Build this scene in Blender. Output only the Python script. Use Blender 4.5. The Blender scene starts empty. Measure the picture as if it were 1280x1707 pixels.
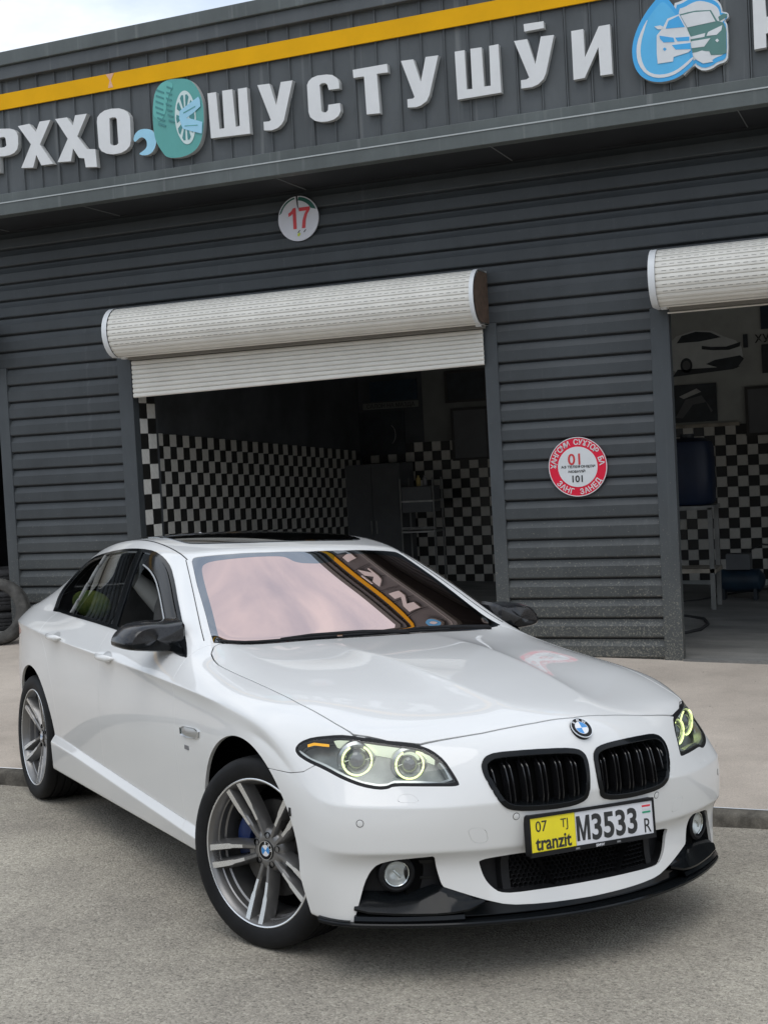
import bpy, bmesh, math, random
import numpy as np
from mathutils import Vector, Matrix, noise
from mathutils.bvhtree import BVHTree
from mathutils.geometry import tessellate_polygon
random.seed(7); np.random.seed(7)
scn=bpy.context.scene; COL=scn.collection; D=bpy.data
# ---------------------------------------------------------------- camera, world, sun, exposure
CAM=(1.73741,-4.80708,1.76679)
RIGHT=(0.923887,0.378927,-0.053352); DOWN=(-0.034144,-0.057234,-0.997777); FWD=(-0.381138,0.923655,-0.03994)
cam=D.cameras.new('camera'); cam_o=D.objects.new('camera',cam); COL.objects.link(cam_o); scn.camera=cam_o
cam_o.matrix_world=Matrix(((RIGHT[0],-DOWN[0],-FWD[0],CAM[0]),(RIGHT[1],-DOWN[1],-FWD[1],CAM[1]),(RIGHT[2],-DOWN[2],-FWD[2],CAM[2]),(0,0,0,1)))
cam.sensor_fit='VERTICAL'; cam.sensor_height=36; cam.lens=2200/1707*36; cam.clip_start=.05; cam.clip_end=1500
SUN_EL,SUN_AZ=math.radians(64),math.radians(165)     # azimuth clockwise from +Y (north)
w=D.worlds.new('World'); scn.world=w; w.use_nodes=True; nt=w.node_tree; nt.nodes.clear()
def nn(nt,t,**k):
    n=nt.nodes.new(t)
    for a,b in k.items():
        if a.startswith('i_'): n.inputs[a[2:].replace('_',' ')].default_value=b
        else: setattr(n,a,b)
    return n
wo=nn(nt,'ShaderNodeOutputWorld'); bg=nn(nt,'ShaderNodeBackground'); nt.links.new(bg.outputs[0],wo.inputs[0])
sky=nn(nt,'ShaderNodeTexSky',sky_type='NISHITA',sun_disc=False,sun_elevation=SUN_EL,sun_rotation=SUN_AZ,altitude=800,dust_density=2.0,air_density=1.0,ozone_density=1.0)
# thin overcast: a bright cloud deck over the clear sky, even all round, with soft clouds in it
tc=nn(nt,'ShaderNodeTexCoord'); mp=nn(nt,'ShaderNodeMapping'); mp.inputs['Scale'].default_value=(1,1,2.6); nt.links.new(tc.outputs['Generated'],mp.inputs[0])
no=nn(nt,'ShaderNodeTexNoise'); no.inputs['Scale'].default_value=3.2; no.inputs['Detail'].default_value=7; no.inputs['Roughness'].default_value=.55; nt.links.new(mp.outputs[0],no.inputs['Vector'])
cr=nn(nt,'ShaderNodeValToRGB'); cr.color_ramp.elements[0].position=.36; cr.color_ramp.elements[0].color=(.62,.62,.62,1); cr.color_ramp.elements[1].position=.62; cr.color_ramp.elements[1].color=(.97,.97,.97,1); nt.links.new(no.outputs['Fac'],cr.inputs[0])
cl=nn(nt,'ShaderNodeValToRGB'); cl.color_ramp.elements[0].position=.3; cl.color_ramp.elements[0].color=(5.4,6.5,8.0,1); cl.color_ramp.elements[1].position=.7; cl.color_ramp.elements[1].color=(9.2,9.4,9.7,1); nt.links.new(no.outputs['Fac'],cl.inputs[0])
mx=nn(nt,'ShaderNodeMix',data_type='RGBA'); nt.links.new(cr.outputs[0],mx.inputs['Factor']); nt.links.new(sky.outputs[0],mx.inputs['A']); nt.links.new(cl.outputs[0],mx.inputs['B'])
nt.links.new(mx.outputs['Result'],bg.inputs[0]); bg.inputs[1].default_value=.12
sl=D.lights.new('sun','SUN'); sl.energy=.7; sl.angle=math.radians(40); sl.color=(1,.965,.92); so=D.objects.new('sun',sl); COL.objects.link(so)
sd_=Vector((math.sin(SUN_AZ)*math.cos(SUN_EL),math.cos(SUN_AZ)*math.cos(SUN_EL),math.sin(SUN_EL)))
so.rotation_euler=sd_.to_track_quat('Z','Y').to_euler(); so.location=(0,0,30)
vs=scn.view_settings; vs.view_transform='Standard'; vs.look='None'; vs.gamma=1; vs.use_curve_mapping=False; vs.exposure=0.26
# ---------------------------------------------------------------- materials
def mat(name,col,rough=.5,metal=0,spec=.5,coat=0,var=None,bump=None,emit=None,rvar=None,trans=None):
    """var=(scale,amount[,colour2]) bump=(scale,strength,distance)"""
    m=D.materials.new(name); m.use_nodes=True; n=m.node_tree; p=n.nodes['Principled BSDF']
    p.inputs['Base Color'].default_value=(*col,1); p.inputs['Roughness'].default_value=rough; p.inputs['Metallic'].default_value=metal
    p.inputs['Specular IOR Level'].default_value=spec; p.inputs['Coat Weight'].default_value=coat; p.inputs['Coat Roughness'].default_value=.03
    tcn=nn(n,'ShaderNodeTexCoord')
    if var:
        t=nn(n,'ShaderNodeTexNoise'); t.inputs['Scale'].default_value=var[0]; t.inputs['Detail'].default_value=6; t.inputs['Roughness'].default_value=.62; n.links.new(tcn.outputs['Object'],t.inputs['Vector'])
        r=nn(n,'ShaderNodeValToRGB'); a=var[1]; c2=var[2] if len(var)>2 else tuple(c*(1-a) for c in col); c1=col if len(var)>2 else tuple(min(1,c*(1+a)) for c in col)
        r.color_ramp.elements[0].position=.32; r.color_ramp.elements[0].color=(*c2,1); r.color_ramp.elements[1].position=.68; r.color_ramp.elements[1].color=(*c1,1)
        n.links.new(t.outputs['Fac'],r.inputs[0]); n.links.new(r.outputs[0],p.inputs['Base Color'])
    if rvar:
        t=nn(n,'ShaderNodeTexNoise'); t.inputs['Scale'].default_value=rvar[0]; t.inputs['Detail'].default_value=5; n.links.new(tcn.outputs['Object'],t.inputs['Vector'])
        r=nn(n,'ShaderNodeMapRange'); r.inputs['From Min'].default_value=.3; r.inputs['From Max'].default_value=.7; r.inputs['To Min'].default_value=rvar[1]; r.inputs['To Max'].default_value=rvar[2]
        n.links.new(t.outputs['Fac'],r.inputs[0]); n.links.new(r.outputs[0],p.inputs['Roughness'])
    if bump:
        t=nn(n,'ShaderNodeTexNoise'); t.inputs['Scale'].default_value=bump[0]; t.inputs['Detail'].default_value=4; n.links.new(tcn.outputs['Object'],t.inputs['Vector'])
        b=nn(n,'ShaderNodeBump'); b.inputs['Strength'].default_value=bump[1]; b.inputs['Distance'].default_value=bump[2]; n.links.new(t.outputs['Fac'],b.inputs['Height']); n.links.new(b.outputs[0],p.inputs['Normal'])
    if emit: p.inputs['Emission Color'].default_value=(*emit[0],1); p.inputs['Emission Strength'].default_value=emit[1]
    return m
def thin_glass(name,tint,gloss,refl=1.0,f0=.04,rough=.0):
    """sheet of glass: tinted see-through plus a Fresnel reflection"""
    m=D.materials.new(name); m.use_nodes=True; n=m.node_tree; n.nodes.clear(); o=nn(n,'ShaderNodeOutputMaterial')
    t=nn(n,'ShaderNodeBsdfTransparent'); t.inputs[0].default_value=(*tint,1); g=nn(n,'ShaderNodeBsdfGlossy'); g.inputs['Color'].default_value=(*gloss,1); g.inputs['Roughness'].default_value=rough
    lw=nn(n,'ShaderNodeLayerWeight'); lw.inputs[0].default_value=.5
    p=nn(n,'ShaderNodeMath',operation='POWER'); n.links.new(lw.outputs['Facing'],p.inputs[0]); p.inputs[1].default_value=3.2
    r=nn(n,'ShaderNodeMapRange'); n.links.new(p.outputs[0],r.inputs[0]); r.inputs['To Min'].default_value=f0; r.inputs['To Max'].default_value=refl
    x=nn(n,'ShaderNodeMixShader'); n.links.new(r.outputs[0],x.inputs[0]); n.links.new(t.outputs[0],x.inputs[1]); n.links.new(g.outputs[0],x.inputs[2]); n.links.new(x.outputs[0],o.inputs[0])
    return m
# ---------------------------------------------------------------- objects and tags
def tag(o,label=None,cat=None,group=None,kind=None):
    for k,v in (('label',label),('category',cat),('group',group),('kind',kind)):
        if v: o[k]=v
    return o
def thing(name,label,cat,loc=(0,0,0),rz=0,group=None,parent=None):
    o=D.objects.new(name,None); o.empty_display_size=.1; COL.objects.link(o); o.location=loc; o.rotation_euler=(0,0,rz); o.parent=parent
    return tag(o,label,cat,group)
def link(name,me,parent=None,loc=None):
    o=D.objects.new(name,me); COL.objects.link(o); o.parent=parent
    if loc is not None: o.location=loc
    return o
def copy_tree(o,parent=None,**t):
    c=o.copy(); COL.objects.link(c); c.parent=parent
    for ch in list(o.children): copy_tree(ch,c)
    for k,v in t.items(): c[k]=v
    return c
class MB:
    def __init__(s): s.v=[]; s.f=[]; s.m=[]
    def add(s,v,f,m=0):
        b=len(s.v); s.v+=[tuple(map(float,q)) for q in v]; s.f+=[tuple(b+i for i in q) for q in f]; s.m+=[m]*len(f); return s
    def box(s,x0,x1,y0,y1,z0,z1,m=0):
        return s.add([(x0,y0,z0),(x1,y0,z0),(x1,y1,z0),(x0,y1,z0),(x0,y0,z1),(x1,y0,z1),(x1,y1,z1),(x0,y1,z1)],[(0,3,2,1),(4,5,6,7),(0,1,5,4),(1,2,6,5),(2,3,7,6),(3,0,4,7)],m)
    def prism(s,loops,fn,m=0,side=None,caps=True):
        """loops: outline (+holes) of 2-D points; fn(a,b,t) -> 3-D, t=0 front, t=1 back"""
        side=m if side is None else side
        if caps:
            flat=[p for l in loops for p in l]; tr=tessellate_polygon([[Vector((a,b,0)) for a,b in l] for l in loops])
            s.add([fn(a,b,0) for a,b in flat],tr,m)
        for l in loops:
            n=len(l); s.add([fn(a,b,0) for a,b in l]+[fn(a,b,1) for a,b in l],[(i,(i+1)%n,n+(i+1)%n,n+i) for i in range(n)],side)
        return s
    def grid(s,rows,cu=False,cv=False,m=0):
        nu=len(rows); nv=len(rows[0]); v=[p for r in rows for p in r]
        f=[(i*nv+j,((i+1)%nu)*nv+j,((i+1)%nu)*nv+(j+1)%nv,i*nv+(j+1)%nv) for i in range(nu if cu else nu-1) for j in range(nv if cv else nv-1)]
        return s.add(v,f,m)
    def tube(s,path,r,n=8,cap=True,closed=False,m=0):
        P=[Vector(p) for p in path]; rows=[]; up=Vector((0,0,1)); N=len(P)
        for i,p in enumerate(P):
            a=P[(i-1)%N] if closed or i>0 else p; b=P[(i+1)%N] if closed or i<N-1 else p
            t=(b-a).normalized(); x=t.cross(up)
            if x.length<1e-3: x=t.cross(Vector((0,1,0)))
            x.normalize(); y=x.cross(t); rr=r[i] if isinstance(r,(list,tuple)) else r
            rows.append([p+(x*math.cos(q)+y*math.sin(q))*rr for q in [2*math.pi*k/n for k in range(n)]])
        s.grid(rows,cu=closed,cv=True,m=m)
        if cap and not closed: s.add(rows[0],[tuple(range(n))],m); s.add(rows[-1],[tuple(range(n))],m)
        return s
    def lathe(s,prof,n=48,fn=None,a0=0,a1=2*math.pi,m=0,close=False):
        """prof: (r,h); axis = local Y (h along +Y) unless fn"""
        full=abs(a1-a0-2*math.pi)<1e-6; k=n if full else n+1
        rows=[[ (r*math.cos(a),h,r*math.sin(a)) for a in [a0+(a1-a0)*i/n for i in range(k)]] for r,h in prof]
        return s.grid(rows,cu=close,cv=full,m=m)
    def build(s,name,mats,parent=None,smooth=40,loc=None,fix=True):
        me=D.meshes.new(name); me.from_pydata(s.v,[],s.f); mats=mats if isinstance(mats,(list,tuple)) else [mats]
        for q in mats: me.materials.append(q)
        me.polygons.foreach_set('material_index',s.m)
        if fix:
            bm=bmesh.new(); bm.from_mesh(me); bmesh.ops.remove_doubles(bm,verts=bm.verts,dist=1e-5); bmesh.ops.recalc_face_normals(bm,faces=bm.faces); bm.to_mesh(me); bm.free()
        if smooth: me.shade_smooth(); me.set_sharp_from_angle(angle=math.radians(smooth))
        return link(name,me,parent,loc)
_txt={}
def text_mb(body,height,xs=1.0,fn=None,depth=.002,m=0,mb=None,align='CENTER',bold=0):
    """flat letters (front at t=0, back at t=1), cap height = height, centred on 0,0"""
    c=D.curves.new('tmp','FONT'); c.body=body; c.size=height/.72; c.align_x=align; c.offset=bold*height*.9; c.resolution_u=4; o=D.objects.new('tmp',c); COL.objects.link(o)
    dg=bpy.context.evaluated_depsgraph_get(); me=o.evaluated_get(dg).to_mesh()
    v=[tuple(q.co) for q in me.vertices]; f=[tuple(p.vertices) for p in me.polygons]
    ec={}
    for q in f:
        for a,b in zip(q,q[1:]+q[:1]): k=(min(a,b),max(a,b)); ec[k]=ec.get(k,0)+1
    o.evaluated_get(dg).to_mesh_clear(); D.objects.remove(o); D.curves.remove(c)
    mb=mb or MB(); n=len(v); h2=height/2
    V=[fn(a*xs,b-h2,0) for a,b,_ in v]
    mb.add(V,f,m)
    if depth: mb.add(V+[fn(a*xs,b-h2,1) for a,b,_ in v],[(a,b,n+b,n+a) for (a,b),c_ in ec.items() if c_==1],m)
    return mb
LETTERS={'P': [[(-5.73,4.805),(-5.585,4.802),(-5.479,4.789),(-5.438,4.775),(-5.408,4.745),(-5.398,4.71),(-5.401,4.643),(-5.416,4.602),(-5.448,4.577),(-5.496,4.565),(-5.556,4.563),(-5.604,4.567),(-5.611,4.43),(-5.741,4.437)],[(-5.603,4.727),(-5.543,4.728),(-5.53,4.714),(-5.525,4.651),(-5.544,4.639),(-5.608,4.641)]],'X1': [[(-5.392,4.797),(-5.274,4.8),(-5.21,4.723),(-5.165,4.803),(-5.055,4.801),(-5.177,4.612),(-5.054,4.431),(-5.176,4.434),(-5.221,4.53),(-5.261,4.426),(-5.384,4.439),(-5.269,4.625)]],'X2': [[(-5.006,4.801),(-4.886,4.798),(-4.831,4.722),(-4.802,4.803),(-4.684,4.799),(-4.793,4.626),(-4.705,4.507),(-4.622,4.495),(-4.616,4.346),(-4.728,4.358),(-4.737,4.435),(-4.789,4.445),(-4.843,4.532),(-4.873,4.428),(-5.008,4.438),(-4.89,4.619)]],'O': [[(-4.589,4.717),(-4.583,4.753),(-4.556,4.779),(-4.51,4.799),(-4.443,4.804),(-4.366,4.796),(-4.323,4.78),(-4.286,4.752),(-4.267,4.716),(-4.265,4.67),(-4.271,4.514),(-4.284,4.474),(-4.319,4.446),(-4.37,4.43),(-4.448,4.428),(-4.514,4.443),(-4.562,4.47),(-4.585,4.506),(-4.586,4.548)],[(-4.465,4.727),(-4.437,4.732),(-4.406,4.728),(-4.394,4.712),(-4.392,4.512),(-4.409,4.5),(-4.443,4.5),(-4.464,4.508),(-4.472,4.523)]],'Sh1': [[(-3.524,4.79),(-3.446,4.788),(-3.433,4.492),(-3.389,4.492),(-3.389,4.79),(-3.298,4.788),(-3.284,4.488),(-3.248,4.49),(-3.247,4.783),(-3.166,4.782),(-3.159,4.417),(-3.515,4.429)]],'U1': [[(-3.071,4.785),(-2.964,4.78),(-2.915,4.604),(-2.864,4.777),(-2.761,4.774),(-2.854,4.479),(-2.878,4.448),(-2.914,4.425),(-2.97,4.415),(-3.034,4.424),(-3.035,4.491),(-2.985,4.488),(-2.969,4.496)]],'S': [[(-2.638,4.718),(-2.623,4.746),(-2.593,4.767),(-2.544,4.777),(-2.466,4.773),(-2.419,4.762),(-2.382,4.734),(-2.365,4.701),(-2.366,4.65),(-2.455,4.653),(-2.466,4.696),(-2.48,4.709),(-2.509,4.713),(-2.531,4.703),(-2.527,4.501),(-2.513,4.489),(-2.489,4.485),(-2.471,4.5),(-2.466,4.54),(-2.367,4.538),(-2.364,4.477),(-2.386,4.441),(-2.425,4.421),(-2.479,4.414),(-2.536,4.418),(-2.589,4.436),(-2.626,4.468),(-2.638,4.509)]],'T': [[(-2.245,4.773),(-1.96,4.773),(-1.955,4.708),(-2.047,4.712),(-2.038,4.412),(-2.149,4.419),(-2.154,4.709),(-2.242,4.711)]],'U2': [[(-1.846,4.776),(-1.746,4.772),(-1.694,4.595),(-1.646,4.773),(-1.545,4.769),(-1.631,4.487),(-1.655,4.446),(-1.704,4.42),(-1.747,4.413),(-1.81,4.421),(-1.81,4.483),(-1.764,4.481),(-1.751,4.491)]],'Sh2': [[(-1.414,4.774),(-1.337,4.773),(-1.334,4.483),(-1.291,4.481),(-1.291,4.775),(-1.204,4.772),(-1.198,4.483),(-1.148,4.482),(-1.145,4.772),(-1.074,4.773),(-1.07,4.42),(-1.41,4.419)]],'U3': [[(-0.954,4.775),(-0.855,4.773),(-0.802,4.584),(-0.751,4.774),(-0.654,4.769),(-0.726,4.508),(-0.747,4.467),(-0.788,4.436),(-0.835,4.423),(-0.917,4.425),(-0.916,4.485),(-0.875,4.484),(-0.853,4.495)]],'bar': [[(-0.876,4.884),(-0.727,4.88),(-0.725,4.831),(-0.873,4.83)]],'I': [[(-0.526,4.774),(-0.438,4.774),(-0.435,4.572),(-0.325,4.774),(-0.245,4.774),(-0.242,4.424),(-0.329,4.426),(-0.334,4.629),(-0.443,4.428),(-0.525,4.426)]],'last': [[(0.743,4.957),(0.817,4.955),(0.824,4.753),(0.828,4.639),(0.93,4.636),(0.943,4.957),(1.016,4.944),(0.995,4.421),(0.83,4.435),(0.837,4.531),(0.821,4.526),(0.82,4.435),(0.74,4.433)]]}
TS_out=[(-4.039,4.766),(-4.024,4.839),(-3.99,4.901),(-3.943,4.94),(-3.883,4.956),(-3.806,4.952),(-3.7,4.935),(-3.645,4.893),(-3.602,4.825),(-3.57,4.729),(-3.568,4.621),(-3.58,4.507),(-3.61,4.412),(-3.663,4.353),(-3.742,4.322),(-3.84,4.315),(-3.937,4.332),(-3.973,4.379),(-4.026,4.462),(-4.045,4.548),(-4.048,4.667)]
TS_rim=[(-3.834,4.677),(-3.819,4.75),(-3.791,4.812),(-3.755,4.844),(-3.716,4.842),(-3.68,4.808),(-3.659,4.759),(-3.646,4.707),(-3.639,4.623),(-3.648,4.533),(-3.67,4.454),(-3.702,4.416),(-3.736,4.409),(-3.769,4.426),(-3.8,4.472),(-3.825,4.534),(-3.835,4.602)]
TS_w1= [(-3.785,4.686),(-3.695,4.731),(-3.605,4.775),(-3.593,4.749),(-3.591,4.695),(-3.662,4.651),(-3.731,4.62),(-3.782,4.586),(-3.794,4.629)]
TS_w2= [(-3.782,4.586),(-3.731,4.62),(-3.665,4.602),(-3.581,4.569),(-3.592,4.476),(-3.653,4.497),(-3.709,4.517),(-3.766,4.542)]
TS_jaw=[(-4.246,4.526),(-4.228,4.566),(-4.186,4.594),(-4.126,4.595),(-4.067,4.577),(-4.035,4.539),(-4.025,4.47),(-4.055,4.407),(-4.101,4.379),(-4.161,4.379),(-4.205,4.398),(-4.158,4.417),(-4.122,4.441),(-4.116,4.483),(-4.136,4.519),(-4.175,4.533),(-4.217,4.507),(-4.237,4.5)]
TS_tread=[(-4.024,4.839),(-3.99,4.901),(-3.943,4.94),(-3.884,4.947),(-3.828,4.909),(-3.871,4.849),(-3.906,4.771),(-3.921,4.69),(-3.975,4.622),(-4.026,4.672),(-4.043,4.708)]
DS_drop=[(0.087,4.885),(0.021,4.819),(-0.038,4.735),(-0.078,4.648),(-0.096,4.564),(-0.09,4.476),(-0.062,4.401),(-0.008,4.345),(0.07,4.313),(0.156,4.31),(0.235,4.33),(0.3,4.374),(0.335,4.396),(0.316,4.535),(0.296,4.647),(0.254,4.747),(0.203,4.833),(0.159,4.896),(0.12,4.914)]
DS_arc=[(0.033,4.774),(-0.016,4.7),(-0.056,4.612),(-0.065,4.527),(-0.051,4.454),(-0.006,4.384),(0.063,4.344),(0.142,4.337),(0.213,4.353),(0.285,4.396),(0.333,4.439),(0.326,4.451),(0.27,4.41),(0.206,4.374),(0.143,4.36),(0.072,4.365),(0.01,4.397),(-0.023,4.458),(-0.036,4.53),(-0.028,4.608),(-0.001,4.689)]
DS_cloud=[(0.203,4.841),(0.258,4.847),(0.306,4.869),(0.368,4.881),(0.429,4.862),(0.488,4.829),(0.525,4.791),(0.538,4.743),(0.534,4.728),(0.575,4.714),(0.581,4.682),(0.55,4.664),(0.571,4.63),(0.566,4.416),(0.546,4.381),(0.492,4.374),(0.453,4.35),(0.391,4.344),(0.346,4.375),(0.335,4.396),(0.235,4.315),(0.167,4.559)]
DS_body=[(0.248,4.756),(0.301,4.762),(0.363,4.763),(0.462,4.749),(0.501,4.669),(0.542,4.65),(0.559,4.601),(0.554,4.441),(0.525,4.434),(0.449,4.443),(0.439,4.472),(0.397,4.479),(0.32,4.48),(0.314,4.535),(0.296,4.654)]
DS_ws=[(0.254,4.747),(0.347,4.754),(0.454,4.743),(0.489,4.667),(0.296,4.658)]
DS_hl=[(0.424,4.578),(0.437,4.603),(0.534,4.633),(0.526,4.599),(0.493,4.574)]
DS_gr=[(0.313,4.589),(0.417,4.599),(0.41,4.574),(0.316,4.573)]
DS_gr2= [(0.315,4.558),(0.45,4.558),(0.406,4.508),(0.317,4.511)]
DS_bot=[(0.319,4.472),(0.389,4.484),(0.439,4.464),(0.448,4.42),(0.462,4.395),(0.393,4.394),(0.348,4.428)]
DS_carL=[(0.084,4.636),(0.117,4.669),(0.134,4.69),(0.164,4.739),(0.246,4.756),(0.289,4.663),(0.317,4.589),(0.314,4.496),(0.297,4.484),(0.195,4.469),(0.189,4.439),(0.083,4.44),(0.079,4.512)]
DS_wsL=[(0.149,4.672),(0.171,4.723),(0.242,4.745),(0.281,4.661)]
DS_hlL=[(0.104,4.631),(0.2,4.601),(0.207,4.57),(0.129,4.58),(0.107,4.609)]
DS_grL=[(0.187,4.552),(0.315,4.546),(0.313,4.504),(0.212,4.517)]
DS_gr2L= [(0.212,4.599),(0.309,4.59),(0.308,4.563),(0.227,4.571)]
DS_mirL=[(0.071,4.701),(0.111,4.702),(0.13,4.691),(0.125,4.672),(0.094,4.677)]
DS_mirR=[(0.509,4.694),(0.544,4.711),(0.571,4.703),(0.566,4.684),(0.516,4.663)]
DS_fogL=[(0.123,4.536),(0.137,4.545),(0.149,4.531),(0.136,4.519)]; DS_fogR= [(0.482,4.538),(0.496,4.548),(0.508,4.533),(0.495,4.522)]
# ---------------------------------------------------------------- ground
clampx=lambda x:max(-9.,min(4.,x))
def road_z(x,y): return -.01985*clampx(x)-.05546*max(y,-8.)
def kerb_y(x): return 1.379+(clampx(x)+3.246)*.0733
def pave_z(x,y): return -.078-.0285*clampx(x)+.035*min(y,5.31)
def asphalt():
    m=D.materials.new('asphalt'); m.use_nodes=True; n=m.node_tree; p=n.nodes['Principled BSDF']; L=n.links.new
    tc=nn(n,'ShaderNodeTexCoord'); v=nn(n,'ShaderNodeTexVoronoi'); v.inputs['Scale'].default_value=105; L(tc.outputs['Object'],v.inputs['Vector'])
    v2=nn(n,'ShaderNodeTexVoronoi'); v2.inputs['Scale'].default_value=230; L(tc.outputs['Object'],v2.inputs['Vector'])
    sr=nn(n,'ShaderNodeSeparateColor'); L(v.outputs['Color'],sr.inputs[0]); r1=nn(n,'ShaderNodeValToRGB'); L(sr.outputs[0],r1.inputs[0]); e=r1.color_ramp.elements
    e[0].position=0; e[0].color=(.145,.132,.110,1); e[1].position=1; e[1].color=(.62,.575,.49,1); q=e.new(.22); q.color=(.33,.302,.255,1); q=e.new(.8); q.color=(.44,.405,.345,1)
    s2=nn(n,'ShaderNodeSeparateColor'); L(v2.outputs['Color'],s2.inputs[0]); r2=nn(n,'ShaderNodeValToRGB'); L(s2.outputs[1],r2.inputs[0]); e=r2.color_ramp.elements; e[0].position=.05; e[0].color=(.175,.162,.138,1); e[1].position=.9; e[1].color=(.49,.455,.385,1)
    mx=nn(n,'ShaderNodeMix',data_type='RGBA'); mx.inputs['Factor'].default_value=.5; L(r1.outputs[0],mx.inputs['A']); L(r2.outputs[0],mx.inputs['B'])
    no=nn(n,'ShaderNodeTexNoise'); no.inputs['Scale'].default_value=1.1; no.inputs['Detail'].default_value=8; no.inputs['Roughness'].default_value=.7; L(tc.outputs['Object'],no.inputs['Vector'])
    r3=nn(n,'ShaderNodeValToRGB'); L(no.outputs['Fac'],r3.inputs[0]); e=r3.color_ramp.elements; e[0].position=.33; e[0].color=(.72,.70,.68,1); e[1].position=.68; e[1].color=(1.12,1.10,1.05,1)
    m2=nn(n,'ShaderNodeMix',data_type='RGBA',blend_type='MULTIPLY'); m2.inputs['Factor'].default_value=1; L(mx.outputs['Result'],m2.inputs['A']); L(r3.outputs[0],m2.inputs['B']); L(m2.outputs['Result'],p.inputs['Base Color'])
    p.inputs['Roughness'].default_value=.9; b=nn(n,'ShaderNodeBump'); b.inputs['Strength'].default_value=.75; b.inputs['Distance'].default_value=.004; L(v.outputs['Distance'],b.inputs['Height']); b.invert=True; L(b.outputs[0],p.inputs['Normal'])
    return m
def concrete(name,c1,c2,sc=2.0,streak=(1,1,1)):
    m=D.materials.new(name); m.use_nodes=True; n=m.node_tree; p=n.nodes['Principled BSDF']; L=n.links.new; tc=nn(n,'ShaderNodeTexCoord'); mp=nn(n,'ShaderNodeMapping'); mp.inputs['Scale'].default_value=streak; L(tc.outputs['Object'],mp.inputs[0])
    a=nn(n,'ShaderNodeTexNoise'); a.inputs['Scale'].default_value=sc; a.inputs['Detail'].default_value=9; a.inputs['Roughness'].default_value=.65; L(mp.outputs[0],a.inputs['Vector'])
    r=nn(n,'ShaderNodeValToRGB'); L(a.outputs['Fac'],r.inputs[0]); e=r.color_ramp.elements; e[0].position=.33; e[0].color=(*c2,1); e[1].position=.66; e[1].color=(*c1,1)
    g=nn(n,'ShaderNodeTexNoise'); g.inputs['Scale'].default_value=140; g.inputs['Detail'].default_value=3; L(tc.outputs['Object'],g.inputs['Vector']); r2=nn(n,'ShaderNodeValToRGB'); L(g.outputs['Fac'],r2.inputs[0]); e=r2.color_ramp.elements; e[0].position=.35; e[0].color=(.84,.84,.84,1); e[1].position=.6; e[1].color=(1.06,1.06,1.06,1)
    v=nn(n,'ShaderNodeTexVoronoi'); v.inputs['Scale'].default_value=9; L(tc.outputs['Object'],v.inputs['Vector']); r3=nn(n,'ShaderNodeValToRGB'); L(v.outputs['Distance'],r3.inputs[0]); e=r3.color_ramp.elements; e[0].position=.03; e[0].color=(.62,.6,.56,1); e[1].position=.09; e[1].color=(1,1,1,1)
    x=nn(n,'ShaderNodeMix',data_type='RGBA',blend_type='MULTIPLY'); x.inputs['Factor'].default_value=1; L(r.outputs[0],x.inputs['A']); L(r2.outputs[0],x.inputs['B'])
    y=nn(n,'ShaderNodeMix',data_type='RGBA',blend_type='MULTIPLY'); y.inputs['Factor'].default_value=.35; L(x.outputs['Result'],y.inputs['A']); L(r3.outputs[0],y.inputs['B']); L(y.outputs['Result'],p.inputs['Base Color'])
    p.inputs['Roughness'].default_value=.88; b=nn(n,'ShaderNodeBump'); b.inputs['Strength'].default_value=.5; b.inputs['Distance'].default_value=.003; L(g.outputs['Fac'],b.inputs['Height']); L(b.outputs[0],p.inputs['Normal'])
    return m
M_asph=asphalt(); M_conc=concrete('pavement_concrete',(.60,.525,.445),(.40,.345,.29),.9); M_kerb=concrete('kerb_concrete',(.155,.14,.115),(.045,.04,.032),14); M_floor=concrete('floor_concrete',(.27,.265,.245),(.13,.13,.125),1.1,(1,2.5,1))
def strip_mesh(name,mat_,xs,ys_fn,z_fn,kind='structure'):
    rows=[[ (x,y,z_fn(x,y)) for y in ys_fn(x)] for x in xs]; b=MB(); b.grid(rows); o=b.build(name,mat_,smooth=0); tag(o,kind=kind); return o
XS=[-150,-60,-25,-12,-9,-8,-6,-4.5,-3.2,-2,-1,0,1,2.5,4,7,14,30,80,150]
strip_mesh('road',M_asph,XS,lambda x:[-200,-60,-20,-8,-5,-2,0,kerb_y(x)+.10],road_z)
strip_mesh('pavement',M_conc,XS,lambda x:[kerb_y(x)+.09,2.6,4,5.31,5.44],pave_z)
rk=random.Random(3); b=MB(); rows=[]
for i in range(0,601):
    x=-30+i*.1; y=kerb_y(x); zr=road_z(x,y); zt=pave_z(x,y+.02); j=rk.uniform(-.012,.012); k=rk.uniform(-.012,.010)
    rows.append([(x,y-.012+j,zr-.02),(x,y-.004+j,zr+.02),(x,y+.002+k*.6,zt-.012+k*.5),(x,y+.016,zt+.003+k*.4),(x,y+.08,zt+.003),(x,y+.12,zt-.01)])
b.grid(rows); tag(b.build('kerb',M_kerb,smooth=50),kind='structure')
strip_mesh('garage_floor',M_floor,[-14,-9,-6,-3,-1,0,2,4,7],lambda x:[5.36,7,8.5,10.6],lambda x,y:.117-.0285*(clampx(x)+.08)+.002)
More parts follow.
